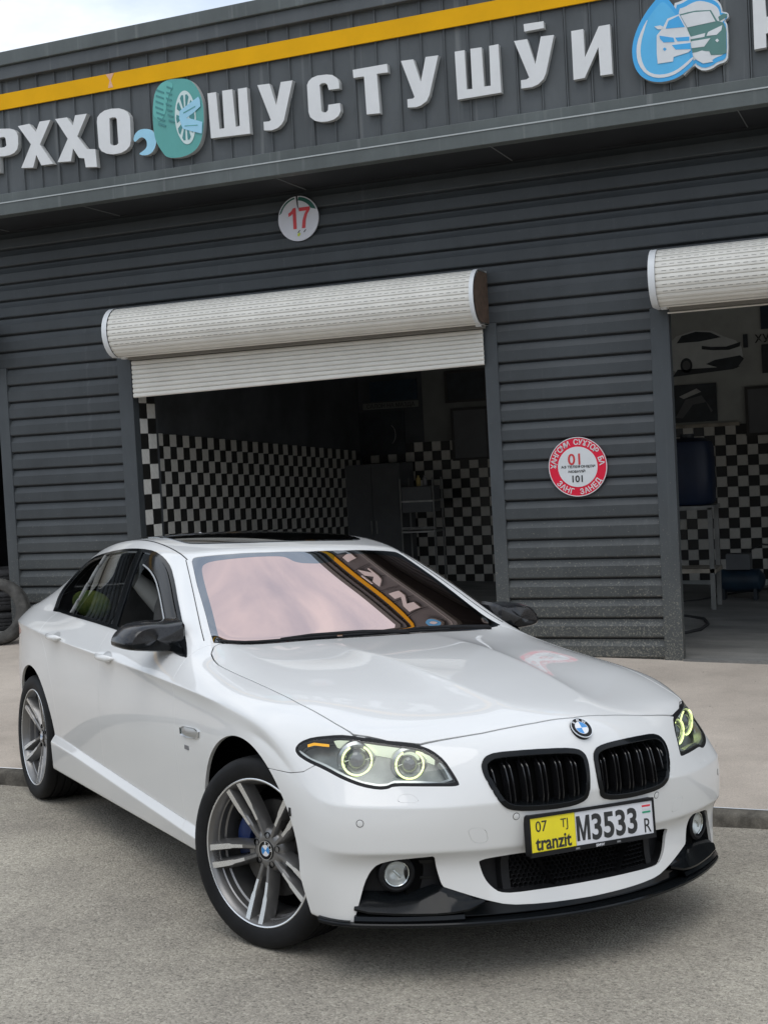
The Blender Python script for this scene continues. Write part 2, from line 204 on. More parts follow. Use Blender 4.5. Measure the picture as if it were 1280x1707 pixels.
# ---------------------------------------------------------------- garage building
def cladding(name,c,dirt=True):
    m=D.materials.new(name); m.use_nodes=True; n=m.node_tree; p=n.nodes['Principled BSDF']; L=n.links.new; g=nn(n,'ShaderNodeNewGeometry')
    a=nn(n,'ShaderNodeTexNoise'); a.inputs['Scale'].default_value=1.6; a.inputs['Detail'].default_value=8; a.inputs['Roughness'].default_value=.68; mp=nn(n,'ShaderNodeMapping'); mp.inputs['Scale'].default_value=(1,1,.45); L(g.outputs['Position'],mp.inputs[0]); L(mp.outputs[0],a.inputs['Vector'])
    r=nn(n,'ShaderNodeValToRGB'); L(a.outputs['Fac'],r.inputs[0]); e=r.color_ramp.elements; e[0].position=.35; e[0].color=(*[q*.84 for q in c],1); e[1].position=.68; e[1].color=(*[q*1.22 for q in c],1)
    out=r.outputs[0]
    if dirt:  # splashed mud, denser near the ground
        s=nn(n,'ShaderNodeSeparateXYZ'); L(g.outputs['Position'],s.inputs[0]); mr=nn(n,'ShaderNodeMapRange'); L(s.outputs[2],mr.inputs[0]); mr.inputs['From Min'].default_value=.15; mr.inputs['From Max'].default_value=1.5; mr.inputs['To Min'].default_value=1; mr.inputs['To Max'].default_value=0
        v=nn(n,'ShaderNodeTexNoise'); v.inputs['Scale'].default_value=75; v.inputs['Detail'].default_value=4; v.inputs['Roughness'].default_value=.7; L(g.outputs['Position'],v.inputs['Vector']); th=nn(n,'ShaderNodeMath',operation='MULTIPLY_ADD'); L(mr.outputs[0],th.inputs[0]); th.inputs[1].default_value=.16; L(v.outputs['Fac'],th.inputs[2])
        rr=nn(n,'ShaderNodeMapRange'); L(th.outputs[0],rr.inputs[0]); rr.inputs['From Min'].default_value=.67; rr.inputs['From Max'].default_value=.75; rr.inputs['To Max'].default_value=.75
        x=nn(n,'ShaderNodeMix',data_type='RGBA'); L(rr.outputs[0],x.inputs['Factor']); L(out,x.inputs['A']); x.inputs['B'].default_value=(.26,.245,.2,1); out=x.outputs['Result']
        x2=nn(n,'ShaderNodeMix',data_type='RGBA'); m3=nn(n,'ShaderNodeMath',operation='MULTIPLY'); L(mr.outputs[0],m3.inputs[0]); L(a.outputs['Fac'],m3.inputs[1]); m4=nn(n,'ShaderNodeMath',operation='MULTIPLY'); L(m3.outputs[0],m4.inputs[0]); m4.inputs[1].default_value=.55; L(m4.outputs[0],x2.inputs['Factor']); L(out,x2.inputs['A']); x2.inputs['B'].default_value=(.15,.15,.125,1); out=x2.outputs['Result']
    st=nn(n,'ShaderNodeTexNoise'); st.inputs['Scale'].default_value=1; st.inputs['Detail'].default_value=3; m5=nn(n,'ShaderNodeMapping'); m5.inputs['Scale'].default_value=(16,16,.55); L(g.outputs['Position'],m5.inputs[0]); L(m5.outputs[0],st.inputs['Vector'])
    r5=nn(n,'ShaderNodeMapRange'); L(st.outputs['Fac'],r5.inputs[0]); r5.inputs['From Min'].default_value=.63 if dirt else .60; r5.inputs['From Max'].default_value=.78; r5.inputs['To Max'].default_value=.10 if dirt else .5
    x5=nn(n,'ShaderNodeMix',data_type='RGBA'); L(r5.outputs[0],x5.inputs['Factor']); L(out,x5.inputs['A']); x5.inputs['B'].default_value=(.24,.25,.245,1); out=x5.outputs['Result']
    L(out,p.inputs['Base Color']); p.inputs['Roughness'].default_value=.5; p.inputs['Specular IOR Level'].default_value=.45
    b=nn(n,'ShaderNodeBump'); b.inputs['Strength'].default_value=.25; b.inputs['Distance'].default_value=.02; L(a.outputs['Fac'],b.inputs['Height']); L(b.outputs[0],p.inputs['Normal'])
    return m
M_side=cladding('siding_paint',(.043,.049,.053)); M_trim=cladding('trim_paint',(.056,.064,.070)); M_fasc=cladding('fascia_paint',(.082,.090,.094),False); M_rail=cladding('rail_paint',(.095,.108,.105),False)
M_dark=mat('dark_soffit',(.014,.016,.019),.7,var=(2,.3)); M_yel=mat('yellow_stripe',(.80,.41,.0),.6,spec=.2,var=(3,.06)); M_black=mat('black_void',(.012,.012,.012),.9)
WY=5.31; BLD=thing('garage_building','long dark grey metal clad garage block with open bays behind the white car','building',(0,0,0))
def plank(x0,x1,z0,j=0):
    pr=[(.012,-.012),(-.026,.000),(-.030,.008),(-.028,.086),(-.008,.122),(-.006,.138),(.012,.140)]
    b=MB(); nx=max(2,int((x1-x0)/.5)); rows=[[(x0+(x1-x0)*i/nx,WY+.03+dy+ .0015*math.sin(i*2.1+j*1.7),z0+dz) for dy,dz in pr] for i in range(nx+1)]
    b.grid(rows); return b.build('siding_plank',M_side,BLD,smooth=25)
PZ=.1305
k=0
while True:
    z0=PZ+.157*k
    if z0>4.0: break
    if z0<2.78:
        plank(-6.165,-4.945,z0,k); plank(-1.39,-.172,z0,k+3)
        if k<2: pass
    else: plank(-14,9,z0,k)
    k+=1
def bpart(name,m,*boxes,parent=BLD,bev=0):
    b=MB(); [b.box(*q) for q in boxes]; o=b.build(name,m,parent,smooth=0)
    if bev: md=o.modifiers.new('b','BEVEL'); md.width=bev; md.segments=2; md.limit_method='ANGLE'
    return o
for x0,x1,z in ((-6.28,-6.165,.28),(-4.945,-4.80,.22),(-1.50,-1.39,.12),(-.172,-.029,.095)): bpart('door_post',M_trim,(x0,x1,WY-.006,WY+.09,z-.2,2.80),bev=.004)
bpart('base_plate',M_trim,(-1.39,-.172,WY+.02,WY+.06,.05,.135))
bpart('threshold',M_floor,(-.03,9,WY-.03,WY+.06,-.3,.118),(-4.8,-1.5,WY-.03,WY+.06,-.3,.17),(-1.6,-.03,WY-.025,WY+.02,-.3,.105))
bpart('wall_core',M_dark,(-6.2,-4.86,WY+.035,WY+.12,-.2,2.85),(-1.45,-.1,WY+.035,WY+.12,-.2,2.85),(-14,9,WY+.035,WY+.12,2.85,4.1))
bpart('soffit',M_dark,(-14,9,4.72,WY+.04,4.062,4.09))
b=MB(); [b.box(x,x+.006,4.74,WY+.02,4.056,4.062) for x in (-6.05,-4.84,-3.0,-1.2,.6)]; b.build('soffit_seam',mat('seam_grey',(.16,.17,.17),.6),BLD,smooth=0)
# fascia: standing-seam panels between a lower rail and the cornice
FY=4.75; xk=-1.888-.185*66
for i in range(130):
    x=xk+.185*i
    if x>9: break
    b=MB(); pr=[(0,0),(.004,-.016),(.012,-.016),(.018,0),(.09,-.002-.002*math.sin(i*3.3)),(.182,0)]
    b.grid([[(x+a,FY+c,z) for a,c in pr] for z in (4.24,4.6,5.26)]); b.build('fascia_panel',M_fasc,BLD,smooth=25)
bpart('fascia_rail',M_rail,(-14,9,4.69,4.80,4.06,4.168),bev=.004); bpart('fascia_ledge',M_rail,(-14,9,4.715,4.80,4.168,4.25),bev=.004)
bpart('rail_highlight',mat('edge_highlight',(.42,.44,.43),.4,.3),(-14,9,4.684,4.690,4.160,4.170))  # thin pale strip that paints the highlight along the rail's top edge
bpart('yellow_stripe',M_yel,(-14,.2,4.716,4.732,4.968,5.102)); bpart('yellow_stripe',M_yel,(.2,9,4.716,4.732,4.968,5.102))
bpart('cornice',M_rail,(-14,9,4.66,4.80,5.325,5.44),bev=.006); bpart('cornice',M_fasc,(-14,9,4.69,4.80,5.215,5.325),bev=.006)
bpart('roof_slab',M_dark,(-14,9,4.78,10.7,5.2,5.40)); 
M_int=mat('dark_plaster',(.055,.06,.065),.85,var=(1.5,.4)); M_paper=mat('wallpaper',(.34,.35,.33),.85,var=(2.5,.14)); M_paper2=mat('grey_plaster',(.16,.165,.155),.85,var=(2,.2))
bpart('ceiling',M_int,(-14,9,WY+.1,10.7,4.1,4.2)); bpart('end_wall',M_side,(8.9,9,WY,10.7,-.5,5.2)); bpart('end_wall',M_side,(-14,-13.9,WY,10.7,-.5,5.2))
bpart('roof_side',M_side,(-14,9,10.6,10.7,-.6,5.2))
SW=thing('side_wall',None,None,parent=BLD); BW=thing('back_wall',None,None,parent=BLD)
bpart('wall_lining',M_int,(-5.3,-4.86,5.72,10.6,-.2,4.1),parent=SW); 
bpart('wall_lining',M_int,(-14,-4.0,10.535,10.6,-.2,4.1),parent=BW); bpart('wall_lining',M_paper,(-1.6,9,10.535,10.6,-.2,4.1),parent=BW); bpart('wall_lining',M_paper2,(-4.0,-1.6,10.535,10.6,-.2,4.1),parent=BW)
bpart('partition',M_int,(-9.6,-9.5,WY+.1,10.5,-.2,4.1)); 
# chequered tiles
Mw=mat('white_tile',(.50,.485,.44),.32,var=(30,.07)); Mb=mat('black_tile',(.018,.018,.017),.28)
def tile_me(s,axis):
    out=[]
    for mm in (Mw,Mb):
        b=MB(); h=s/2-.0012; t=.007
        P=lambda u,v,w:(u,-w,v) if axis=='y' else (w,u,v)
        q=[(-h,-h,0),(h,-h,0),(h,h,0),(-h,h,0),(-h+.002,-h+.002,t),(h-.002,-h+.002,t),(h-.002,h-.002,t),(-h+.002,h-.002,t)]
        b.add([P(*p) for p in q],[(4,5,6,7),(0,1,5,4),(1,2,6,5),(2,3,7,6),(3,0,4,7)]); me=D.meshes.new('tile'); me.from_pydata(b.v,[],b.f); me.materials.append(mm)
        bm=bmesh.new(); bm.from_mesh(me); bmesh.ops.recalc_face_normals(bm,faces=bm.faces)
        if sum(f.normal[1 if axis=='y' else 0]*( -1 if axis=='y' else 1) for f in bm.faces)<0: bmesh.ops.reverse_faces(bm,faces=bm.faces)
        bm.to_mesh(me); bm.free(); out.append(me)
    return out
_k=Mw; Mw=mat('lit_white_tile',(.74,.73,.68),.32,var=(30,.07)); T1=tile_me(.138,'x'); Mw=_k; T2=tile_me(.118,'x'); T3=tile_me(.118,'y')  # lit copy of the white tile: doorway daylight put into its colour
RV=thing('door_reveal',None,None,parent=BLD); bpart('reveal_lining',M_int,(-4.86,-4.815,WY+.09,5.72,-.2,3.0),parent=RV)
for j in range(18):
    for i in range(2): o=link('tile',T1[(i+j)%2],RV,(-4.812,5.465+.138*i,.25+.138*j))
def tiles(meshes,parent,idx,pos,par):
    for (i,j) in idx: link('tile',meshes[(i+j+par)%2],parent,pos(i,j))
def stuff_tiles(meshes,parent,idx,pos,par,mats):
    for q in (0,1):
        b=MB(); vs=[tuple(v.co) for v in meshes[q].vertices]; fs=[tuple(p.vertices) for p in meshes[q].polygons]
        for (i,j) in idx:
            if (i+j+par)%2==q: x,y,z=pos(i,j); b.add([(x+a,y+c,z+d) for a,c,d in vs],fs)
        if b.f: tag(b.build('tiling',mats[q],parent,smooth=0,fix=False),kind='stuff')
ps=lambda i,j:(-4.855,5.79+.118*i,2.06-.118*j-.05*(.118*i))
vis=[(i,j) for i in range(37) for j in range(8)]; rest=[(i,j) for i in range(40) for j in range(16) if (i,j) not in set(vis)]
tiles(T2,SW,vis,ps,0); stuff_tiles(T2,SW,rest,ps,0,(Mw,Mb))
pb=lambda i,j:(-4.79+.118*i,10.53,1.895-.118*j)
vis=[(i,j) for i in range(5,17) for j in range(0,13)]+[(i,j) for i in range(32,44) for j in range(0,12)]
rest=[(i,j) for i in range(0,72) for j in range(0,15) if (i,j) not in set(vis)]
tiles(T3,BW,vis,pb,0); stuff_tiles(T3,BW,rest,pb,0,(Mw,Mb))
# ---------------------------------------------------------------- roller shutters
M_shut=mat('shutter_cream',(.74,.72,.66),.42,var=(5,.05),rvar=(8,.35,.5)); M_cap=mat('shutter_cap',(.74,.76,.77),.35,var=(4,.04)); M_rust=mat('shutter_rust',(.10,.065,.045),.8,var=(20,.4)); M_slot=mat('slot_dark',(.20,.19,.17),.8)
def shutter(x0,x1,zb0,zb1,label,nsl):
    t=thing('roller_shutter',label,'roller shutter',((x0+x1)/2,WY,2.79),group='rolled up shutters over the garage bays')
    X0=x0-(x0+x1)/2; X1=x1-(x0+x1)/2
    prof=[]; N=14
    for i in range(N+1):
        a=math.radians(100-190*i/N); prof.append((-(.17+.185*math.cos(a)),.205+.212*math.sin(a)))
    prof=[(0,.42)]+[(y,z) for y,z in prof if z>-.002]+[(-.10,.0),(0,.0)]
    # ribbed cover: one rib per facet, each a piece of the box
    cov=[]
    for (ya,za),(yb,zb) in zip(prof[:-1],prof[1:]):
        b=MB(); n=Vector((0,zb-za,-(yb-ya))).normalized()*(-1)
        if n.y>0: n=-n
        d=Vector((0,yb-ya,zb-za)); L=d.length; s=max(1,round(L/.047)); pts=[]
        for k in range(s):
            for f,h in ((.0,-.002),(.10,-.007),(.22,-.001),(.58,.003),(.92,.001)):
                q=(k+f)/s; pts.append((ya+(yb-ya)*q+n.y*h,za+(zb-za)*q+n.z*h))
        pts.append((yb,zb)); b.grid([[(X,y,z) for y,z in pts] for X in (X0+.05,X1-.02)]); b.build('cover_rib',M_shut,t,smooth=0)
    b=MB()
    for (ya,za),(yb,zb) in list(zip(prof[:-1],prof[1:]))[3:11]:
        n=Vector((0,zb-za,-(yb-ya))).normalized(); n=-n if n.y>0 else n; q=.62; yc,zc=ya+(yb-ya)*q+n.y*.0035,za+(zb-za)*q+n.z*.0035; dy,dz=(yb-ya)*.07,(zb-za)*.07
        x=X0+.1
        while x<X1-.08: b.add([(x,yc,zc),(x+.034,yc,zc),(x+.034,yc+dy,zc+dz),(x,yc+dy,zc+dz)],[(0,1,2,3)]); x+=.058
    tag(b.build('slots',M_slot,t,smooth=0,fix=False),kind='stuff')
    for X in (X0,X1-.035):
        b=MB(); e=[(y*1.035 if y<0 else y,(z-.205)*1.03+.205) for y,z in prof]; b.prism([e],lambda a,c,tt,X=X:(X+.05*tt if X<0 else X+.035*tt,a,c)); b.build('end_cap',M_cap,t,smooth=30)
    if x1<0: b=MB(); b.prism([[(y*.97,(z-.205)*.96+.205) for y,z in prof]],lambda a,c,tt:(X1+.001+.003*tt,a,c)); b.build('end_plate',M_rust,t,smooth=0)
    b=MB(); b.box(X0+.10,X1-.02,-.125,-.02,-.028,-.004); b.build('slot_guide',M_slot,t,smooth=0)
    for k in range(nsl):
        za=-.03-(2.76-zb0)*(k)/nsl if nsl>1 else -.03; f=(k+1)/nsl; z0l=-.03-(2.76-zb0)*f; z0r=-.03-(2.76-zb1)*f; z1l=-.03-(2.76-zb0)*k/nsl; z1r=-.03-(2.76-zb1)*k/nsl
        b=MB(); pr=[(0,-.012),(.18,-.021),(.5,-.024),(.82,-.021),(.97,-.012),(1,-.006)]
        b.grid([[(X,-.02+d,(zl0+(zl1-zl0)*q)) for q,d in pr] for X,zl0,zl1 in ((X0+.075,z0l,z1l),(X1-.04,z0r,z1r))]); b.build('curtain_slat',M_shut,t,smooth=30)
    for xb in (X0+.05,X1-.06): b=MB(); b.box(xb,xb+.04,-.16,-.11,-.02,.0); b.build('bracket',M_cap,t,smooth=0)
    return t
shutter(-4.845,-1.45,2.43,2.475,'long cream ribbed roller shutter over the chequered bay, its curtain hanging partly down',8)
shutter(-.105,3.6,2.745,2.745,'cream ribbed roller shutter over the right hand bay, cut by the photo edge',1)
shutter(-9.4,-6.30,2.5,2.5,'cream ribbed roller shutter over the far left bay',6)

# ---------------------------------------------------------------- houses and trees added out of view, to be mirrored and dim the low sky
M_pl=concrete('added_plaster',(.34,.31,.26),(.22,.20,.17),1.3); M_rf=mat('added_roof',(.10,.06,.045),.8,var=(3,.3)); M_wn=mat('added_window',(.02,.025,.03),.1); M_lf=mat('added_leaves',(.045,.075,.025),.7,var=(2,.5)); M_tk=mat('added_bark',(.09,.07,.05),.9,var=(6,.3))
for k,(x0,x1,h,lab) in enumerate(((-34,-9,5.6,'long beige plastered row house added behind the camera for reflections, left part'),(-6,16,6.8,'taller beige plastered house added behind the camera for reflections'),(20,44,5.2,'low beige plastered house added behind the camera for reflections, right part'))):
    zb=road_z((x0+x1)/2,-22)-.2; t=thing('added_house',lab,'house',((x0+x1)/2,-25,zb),group='unseen houses added behind the camera for reflections'); w2=(x1-x0)/2
    b=MB(); b.box(-w2,w2,-4,3,0,h); b.build('wall',M_pl,t,smooth=0); b=MB(); b.prism([[(-4.6,h),(-.5,h+1.7),(3.6,h)]],lambda a,c,tt,w2=w2:(-w2-.3+(2*w2+.6)*tt,a,c)); b.build('roof',M_rf,t,smooth=0)
    for i in range(int(w2*2/3.2)): 
        x=-w2+1.6+3.2*i
        for z in ((1.0,) if h<5.3 else (1.0,3.6)): b=MB(); b.box(x-.6,x+.6,2.95,3.02,z,z+1.4); b.build('window',M_wn,t,smooth=0)
rt=random.Random(5)
for i,(x,y,h) in enumerate(((-22,-17,6.5),(-14.5,-18,5.4),(-7.5,-18.5,7.2),(9,-18,6.0),(19,-17.5,7.0))):
    zb=road_z(x,y); t=thing('added_tree',['slim','small','tall','round','broad'][i]+' green tree added behind the camera for reflections','tree',(x,y,zb),group='unseen trees added behind the camera for reflections')
    b=MB(); b.tube([(0,0,-.1),(.05,.03,h*.3),(.0,.1,h*.55),(.1,0,h*.8)],[.17,.13,.09,.03],8); b.build('trunk',M_tk,t); b=MB()
    for _ in range(1500):
        u,v_,w_=rt.gauss(0,1),rt.gauss(0,1),rt.gauss(0,1); r=(rt.random()**.45)/math.sqrt(u*u+v_*v_+w_*w_+1e-6); cx,cy,cz=u*r*h*.27,v_*r*h*.27,h*.68+w_*r*h*.33; a,c=rt.random()*6.28,rt.random()*3; s_=.13+.1*rt.random(); e1=Vector((math.cos(a),math.sin(a),.3))*s_; e2=Vector((-math.sin(a)*math.cos(c),math.cos(a)*math.cos(c),math.sin(c)))*s_; p=Vector((cx,cy,cz)); b.add([p-e1,p-e2,p+e1,p+e2],[(0,1,2,3)])
    tag(b.build('crown',M_lf,t,smooth=0,fix=False),kind='stuff')
# ---------------------------------------------------------------- signs on the fascia
M_let=mat('letter_white',(.72,.725,.72),.4,var=(4,.05)); M_ls=mat('letter_side',(.50,.51,.50),.5,var=(6,.08))
def flatP(y0,d): return lambda a,b,t:(a,y0+d*t,b)
names=[('P','white raised letter Р at the left edge of the fascia'),('X1','first white raised letter Х, next to the Р'),('X2','white raised letter Ҳ with a hooked tail, before the О'),('O','white raised round letter О beside the wrench sign'),
('Sh1','white raised letter Ш right of the teal tyre sign'),('U1','white raised letter У between the first Ш and the С'),('S','white raised letter С in the middle of the fascia'),('T','white raised letter Т right of the С'),('U2','white raised letter У between the Т and the second Ш'),('Sh2','white raised letter Ш right of the centre, left of the barred Ӯ'),('U3','white raised letter Ӯ with a bar over it'),('I','white raised letter И left of the blue drop sign'),('last','white raised letter cut off at the top right of the photo')]
for k,lab in names:
    t=thing('sign_letter',lab,'letter',(LETTERS[k][0][0][0],4.75,LETTERS[k][0][0][1]),group='raised white letters of the garage sign'); ox,oy,oz=t.location
    for q in ([k,'bar'] if k=='U3' else [k]):
        b=MB(); b.prism(LETTERS[q],lambda a,c,tt:(a-ox,4.69-oy+.052*tt,c-oz),m=0,side=1); b.build('letter_body' if q!='bar' else 'letter_bar',[M_let,M_ls],t,smooth=0)
def plate2(name,pts,y0,d,mats,parent,o,m=0,side=None,smooth=0):
    b=MB(); b.prism([pts],lambda a,c,tt:(a-o[0],y0-o[1]+d*tt,c-o[2]),m=m,side=side); return b.build(name,mats,parent,smooth=smooth)
def sm(P,n=2,keep=()):
    for _ in range(n):
        Q=[]
        for i in range(len(P)):
            a,b=P[i],P[(i+1)%len(P)]; Q+=[(a[0]*.75+b[0]*.25,a[1]*.75+b[1]*.25),(a[0]*.25+b[0]*.75,a[1]*.25+b[1]*.75)]
        P=Q
    return P
def cmat(n,c,r=.4): return mat(n,c,r,var=(6,.05))
Mt1=cmat('sign_teal',(.10,.36,.33)); Mt2=cmat('sign_teal_light',(.13,.45,.41)); Mt3=cmat('sign_rim_white',(.62,.74,.72)); Mt4=cmat('sign_light_blue',(.33,.62,.78)); Mt5=cmat('sign_teal_dark',(.06,.24,.24)); Mgr=cmat('sign_edge_grey',(.46,.47,.46))
t=thing('tyre_sign','teal cut-out sign of a tyre with crossed blue tools, between О and Ш','sign',(-3.7,4.75,4.55)); o=t.location
plate2('sign_panel',sm(TS_out,2),4.69,.055,[Mt1,Mgr],t,o,side=1); plate2('tread_print',sm(TS_tread,1),4.687,.002,Mt2,t,o); plate2('rim_print',sm(TS_rim,2),4.685,.003,Mt3,t,o)
cx_=sum(p[0] for p in TS_rim)/len(TS_rim); cz_=sum(p[1] for p in TS_rim)/len(TS_rim); rx=(max(p[0] for p in TS_rim)-min(p[0] for p in TS_rim))/2; rz=(max(p[1] for p in TS_rim)-min(p[1] for p in TS_rim))/2
for k in range(10):
    a=k*math.pi/5; q=[(cx_+rx*r*math.cos(a+d),cz_+rz*r*math.sin(a+d)) for r,d in ((.38,-.12),(.84,-.19),(.88,0),(.84,.19),(.38,.12))]; plate2('spoke_gap',q,4.683,.002,Mt5,t,o)
for k in range(7):
    z=max(p[1] for p in TS_tread)-.05-.045*k; x=min(p[0] for p in TS_tread)+.03+.006*abs(k-3); plate2('tread_cut',[(x,z),(x+.07,z-.035),(x+.07,z-.05),(x,z-.018)],4.684,.003,Mt5,t,o); plate2('tread_cut',[(x+.10,z+.01),(x+.15,z-.015),(x+.15,z-.028),(x+.10,z-.006)],4.684,.003,Mt5,t,o)
plate2('tool_print',TS_w1,4.681,.003,Mt4,t,o); plate2('tool_print',TS_w2,4.680,.003,Mt4,t,o)
for W_ in (TS_w1,TS_w2):
    c=(sum(p[0] for p in W_)/len(W_),sum(p[1] for p in W_)/len(W_)); a=W_[0]; e=W_[3]; d=(e[0]-a[0],e[1]-a[1]); n_=(-d[1]*.03,d[0]*.03)
    plate2('tool_line',[(c[0]-d[0]*.3,c[1]-d[1]*.3),(c[0]+d[0]*.3,c[1]+d[1]*.3),(c[0]+d[0]*.3+n_[0],c[1]+d[1]*.3+n_[1]),(c[0]-d[0]*.3+n_[0],c[1]-d[1]*.3+n_[1])],4.678,.002,Mt1,t,o)
plate2('wrench_jaw',sm(TS_jaw,1),4.692,.055,[Mt4,Mgr],t,o,side=1)
Mb1=cmat('sign_blue',(.055,.40,.78)); Mb2=cmat('sign_blue_pale',(.10,.47,.80)); Mw1=cmat('sign_white',(.70,.72,.73)); Mg1=cmat('sign_green_grey',(.095,.22,.20))
t=thing('car_wash_sign','blue water drop sign with a car half in foam, at the right of the fascia','sign',(.27,4.75,4.55)); o=t.location
plate2('sign_panel',sm(DS_cloud,1),4.695,.05,[Mw1,Mgr],t,o,side=1)
cx0=sum(p[0] for p in DS_cloud)/len(DS_cloud); cz0=sum(p[1] for p in DS_cloud)/len(DS_cloud)
plate2('foam_print',sm([(cx0+(a-cx0)*.93,cz0+(c-cz0)*.93) for a,c in DS_cloud],1),4.692,.002,Mb1,t,o); plate2('foam_print',sm([(cx0+(a-cx0)*.84-.0,cz0+(c-cz0)*.80) for a,c in DS_cloud],1),4.690,.002,Mw1,t,o)
plate2('car_print',DS_body,4.688,.002,Mg1,t,o); plate2('windscreen_print',DS_ws,4.686,.002,Mw1,t,o); plate2('headlamp_print',DS_hl,4.686,.002,Mw1,t,o); plate2('grille_print',DS_gr,4.686,.002,Mw1,t,o); plate2('grille_print',DS_gr2,4.686,.002,Mw1,t,o); plate2('skirt_print',DS_bot,4.687,.002,Mw1,t,o); plate2('mirror_print',DS_mirR,4.688,.002,Mg1,t,o)
plate2('foglamp_print',DS_fogR,4.686,.002,Mw1,t,o)
plate2('drop_panel',sm(DS_drop,2),4.684,.06,[Mb1,Mgr],t,o,side=1); plate2('drop_arc',sm(DS_arc,1),4.681,.002,Mw1,t,o)
plate2('drop_shine',sm([(a*.86+.14*.17,c*.86+.14*4.56) for a,c in DS_drop],2),4.6825,.001,Mb2,t,o)
plate2('car_print',DS_carL,4.678,.002,Mw1,t,o); plate2('windscreen_print',DS_wsL,4.676,.002,Mb1,t,o); plate2('headlamp_print',DS_hlL,4.676,.002,Mb1,t,o); plate2('grille_print',DS_gr2L,4.676,.002,Mb1,t,o); plate2('grille_print',DS_grL,4.676,.002,Mb1,t,o); plate2('mirror_print',DS_mirL,4.678,.002,Mw1,t,o); plate2('foglamp_print',DS_fogL,4.676,.002,Mb1,t,o)
# round number sign 17
def disc(r,n=48,cx=0,cz=0): return [(cx+r*math.cos(2*math.pi*i/n),cz+r*math.sin(2*math.pi*i/n)) for i in range(n)]
Mred=cmat('sign_red',(.62,.045,.05)); Mcrim=cmat('sign_crimson',(.72,.01,.045)); Mdg=cmat('sign_green',(.012,.10,.075)); Mink=mat('black_ink',(.02,.02,.02),.6)
t=thing('number_sign','round white sign with a red 17 under the eaves','sign',(-3.063,WY-.02,3.82)); o=Vector((0,0,0))
R=.187; b=MB(); notch=[p for p in disc(R,64) if not (abs(p[0]+.005)<.012 and p[1]>0)]; notch=sorted(notch,key=lambda p:math.atan2(p[0]+.005,-p[1])) 
pts=[p for p in disc(R,64)]; pts=pts[:15]+[(.004,R*.995),(.006,.10),(.012,.065),(-.006,.10),(-.014,R*.99)]+pts[18:]
plate2('sign_face',pts,0,.012,cmat('sign_face_white',(.66,.66,.70)),t,o)
arc=lambda r0,r1,a0,a1,n=18:[(r0*math.cos(math.radians(a0+(a1-a0)*i/n)),r0*math.sin(math.radians(a0+(a1-a0)*i/n))) for i in range(n+1)]+[(r1*math.cos(math.radians(a1+(a0-a1)*i/n)),r1*math.sin(math.radians(a1+(a0-a1)*i/n))-.0) for i in range(n+1)]
cres=[(.178*math.cos(math.radians(a)),.178*math.sin(math.radians(a))) for a in range(20,87,6)]+[(.150*math.cos(math.radians(a))-.01,.150*math.sin(math.radians(a))-.0) for a in range(84,24,-6)]
plate2('green_band',cres,-.002,.002,Mdg,t,o); plate2('green_band',[(-.178*math.cos(math.radians(a)),.178*math.sin(math.radians(a))) for a in range(15,84,6)]+[(-.166*math.cos(math.radians(a))+.002,.166*math.sin(math.radians(a))) for a in range(82,18,-6)],-.002,.002,Mdg,t,o)
[plate2('digit',P,-.003,.002,Mred,t,o) for P in ([(-.048,-.085),(-.018,-.085),(-.018,.090),(-.042,.090),(-.060,.066),(-.088,.050),(-.088,.022),(-.065,.032),(-.048,.045)],[(.012,.088),(.112,.088),(.112,.064),(.086,.028),(.070,-.02),(.062,-.085),(.030,-.085),(.040,-.02),(.058,.028),(.078,.058),(.012,.058)])]
plate2('leaf_mark',[(-.012,-.125),(.012,-.118),(.014,-.135),(-.004,-.150),(-.014,-.142)],-.003,.002,cmat('leaf_green',(.55,.62,.05)),t,o)
for x in (.0,.055): plate2('ink_mark',[(x-.012,-.118),(x+.006,-.098),(x+.014,-.098),(x-.004,-.120)],-.003,.002,Mink,t,o)
# fire emergency sign
t=thing('emergency_sign','round red and white emergency number sign on the wall between the bays','sign',(-.780,WY-.012,1.627))
R=.232; b=MB(); b.prism([disc(R,64)],lambda a,c,tt:(a,-.006+.010*tt,c)); b.build('sign_face',Mcrim,t,smooth=0)
b=MB(); b.prism([disc(R,64),disc(R-.006,64)],lambda a,c,tt:(a,-.0085+.003*tt,c)); b.build('white_edge',Mw1,t,smooth=0); b=MB(); b.prism([disc(.157,64)],lambda a,c,tt:(a,-.0085+.003*tt,c)); b.build('white_disc',Mw1,t,smooth=0)
def ring_text(s,r,a_mid,step,h,top=True):
    mb=MB(); n=len(s)
    for i,ch in enumerate(s):
        if ch==' ': continue
        th=math.radians(a_mid+(-1 if top else 1)*(i-(n-1)/2)*step); c_,s_=math.cos(th),math.sin(th); rot=th-math.pi/2 if top else th+math.pi/2; cr_,sr_=math.cos(rot),math.sin(rot)
        text_mb(ch,h,.95,lambda a,c,tt:(r*c_+a*cr_-c*sr_,-.0085+.002*tt,r*s_+a*sr_+c*cr_),mb=mb,bold=.03)
    return mb
ring_text('ҲАНГОМИ СУХТОР БА',.194,92,10.6,.042).build('ring_words',Mw1,t,smooth=0,fix=False); ring_text('ЗАНГ ЗАНЕД',.194,-88,11.5,.042,False).build('ring_words',Mw1,t,smooth=0,fix=False)
text_mb('01',.088,1,lambda a,c,tt:(a-.015,-.011+.002*tt,c+.062),bold=.02).build('digits',Mred,t,smooth=0,fix=False); text_mb('101',.052,1,lambda a,c,tt:(a-.005,-.011+.002*tt,c-.092),bold=.03).build('digits',Mink,t,smooth=0,fix=False)
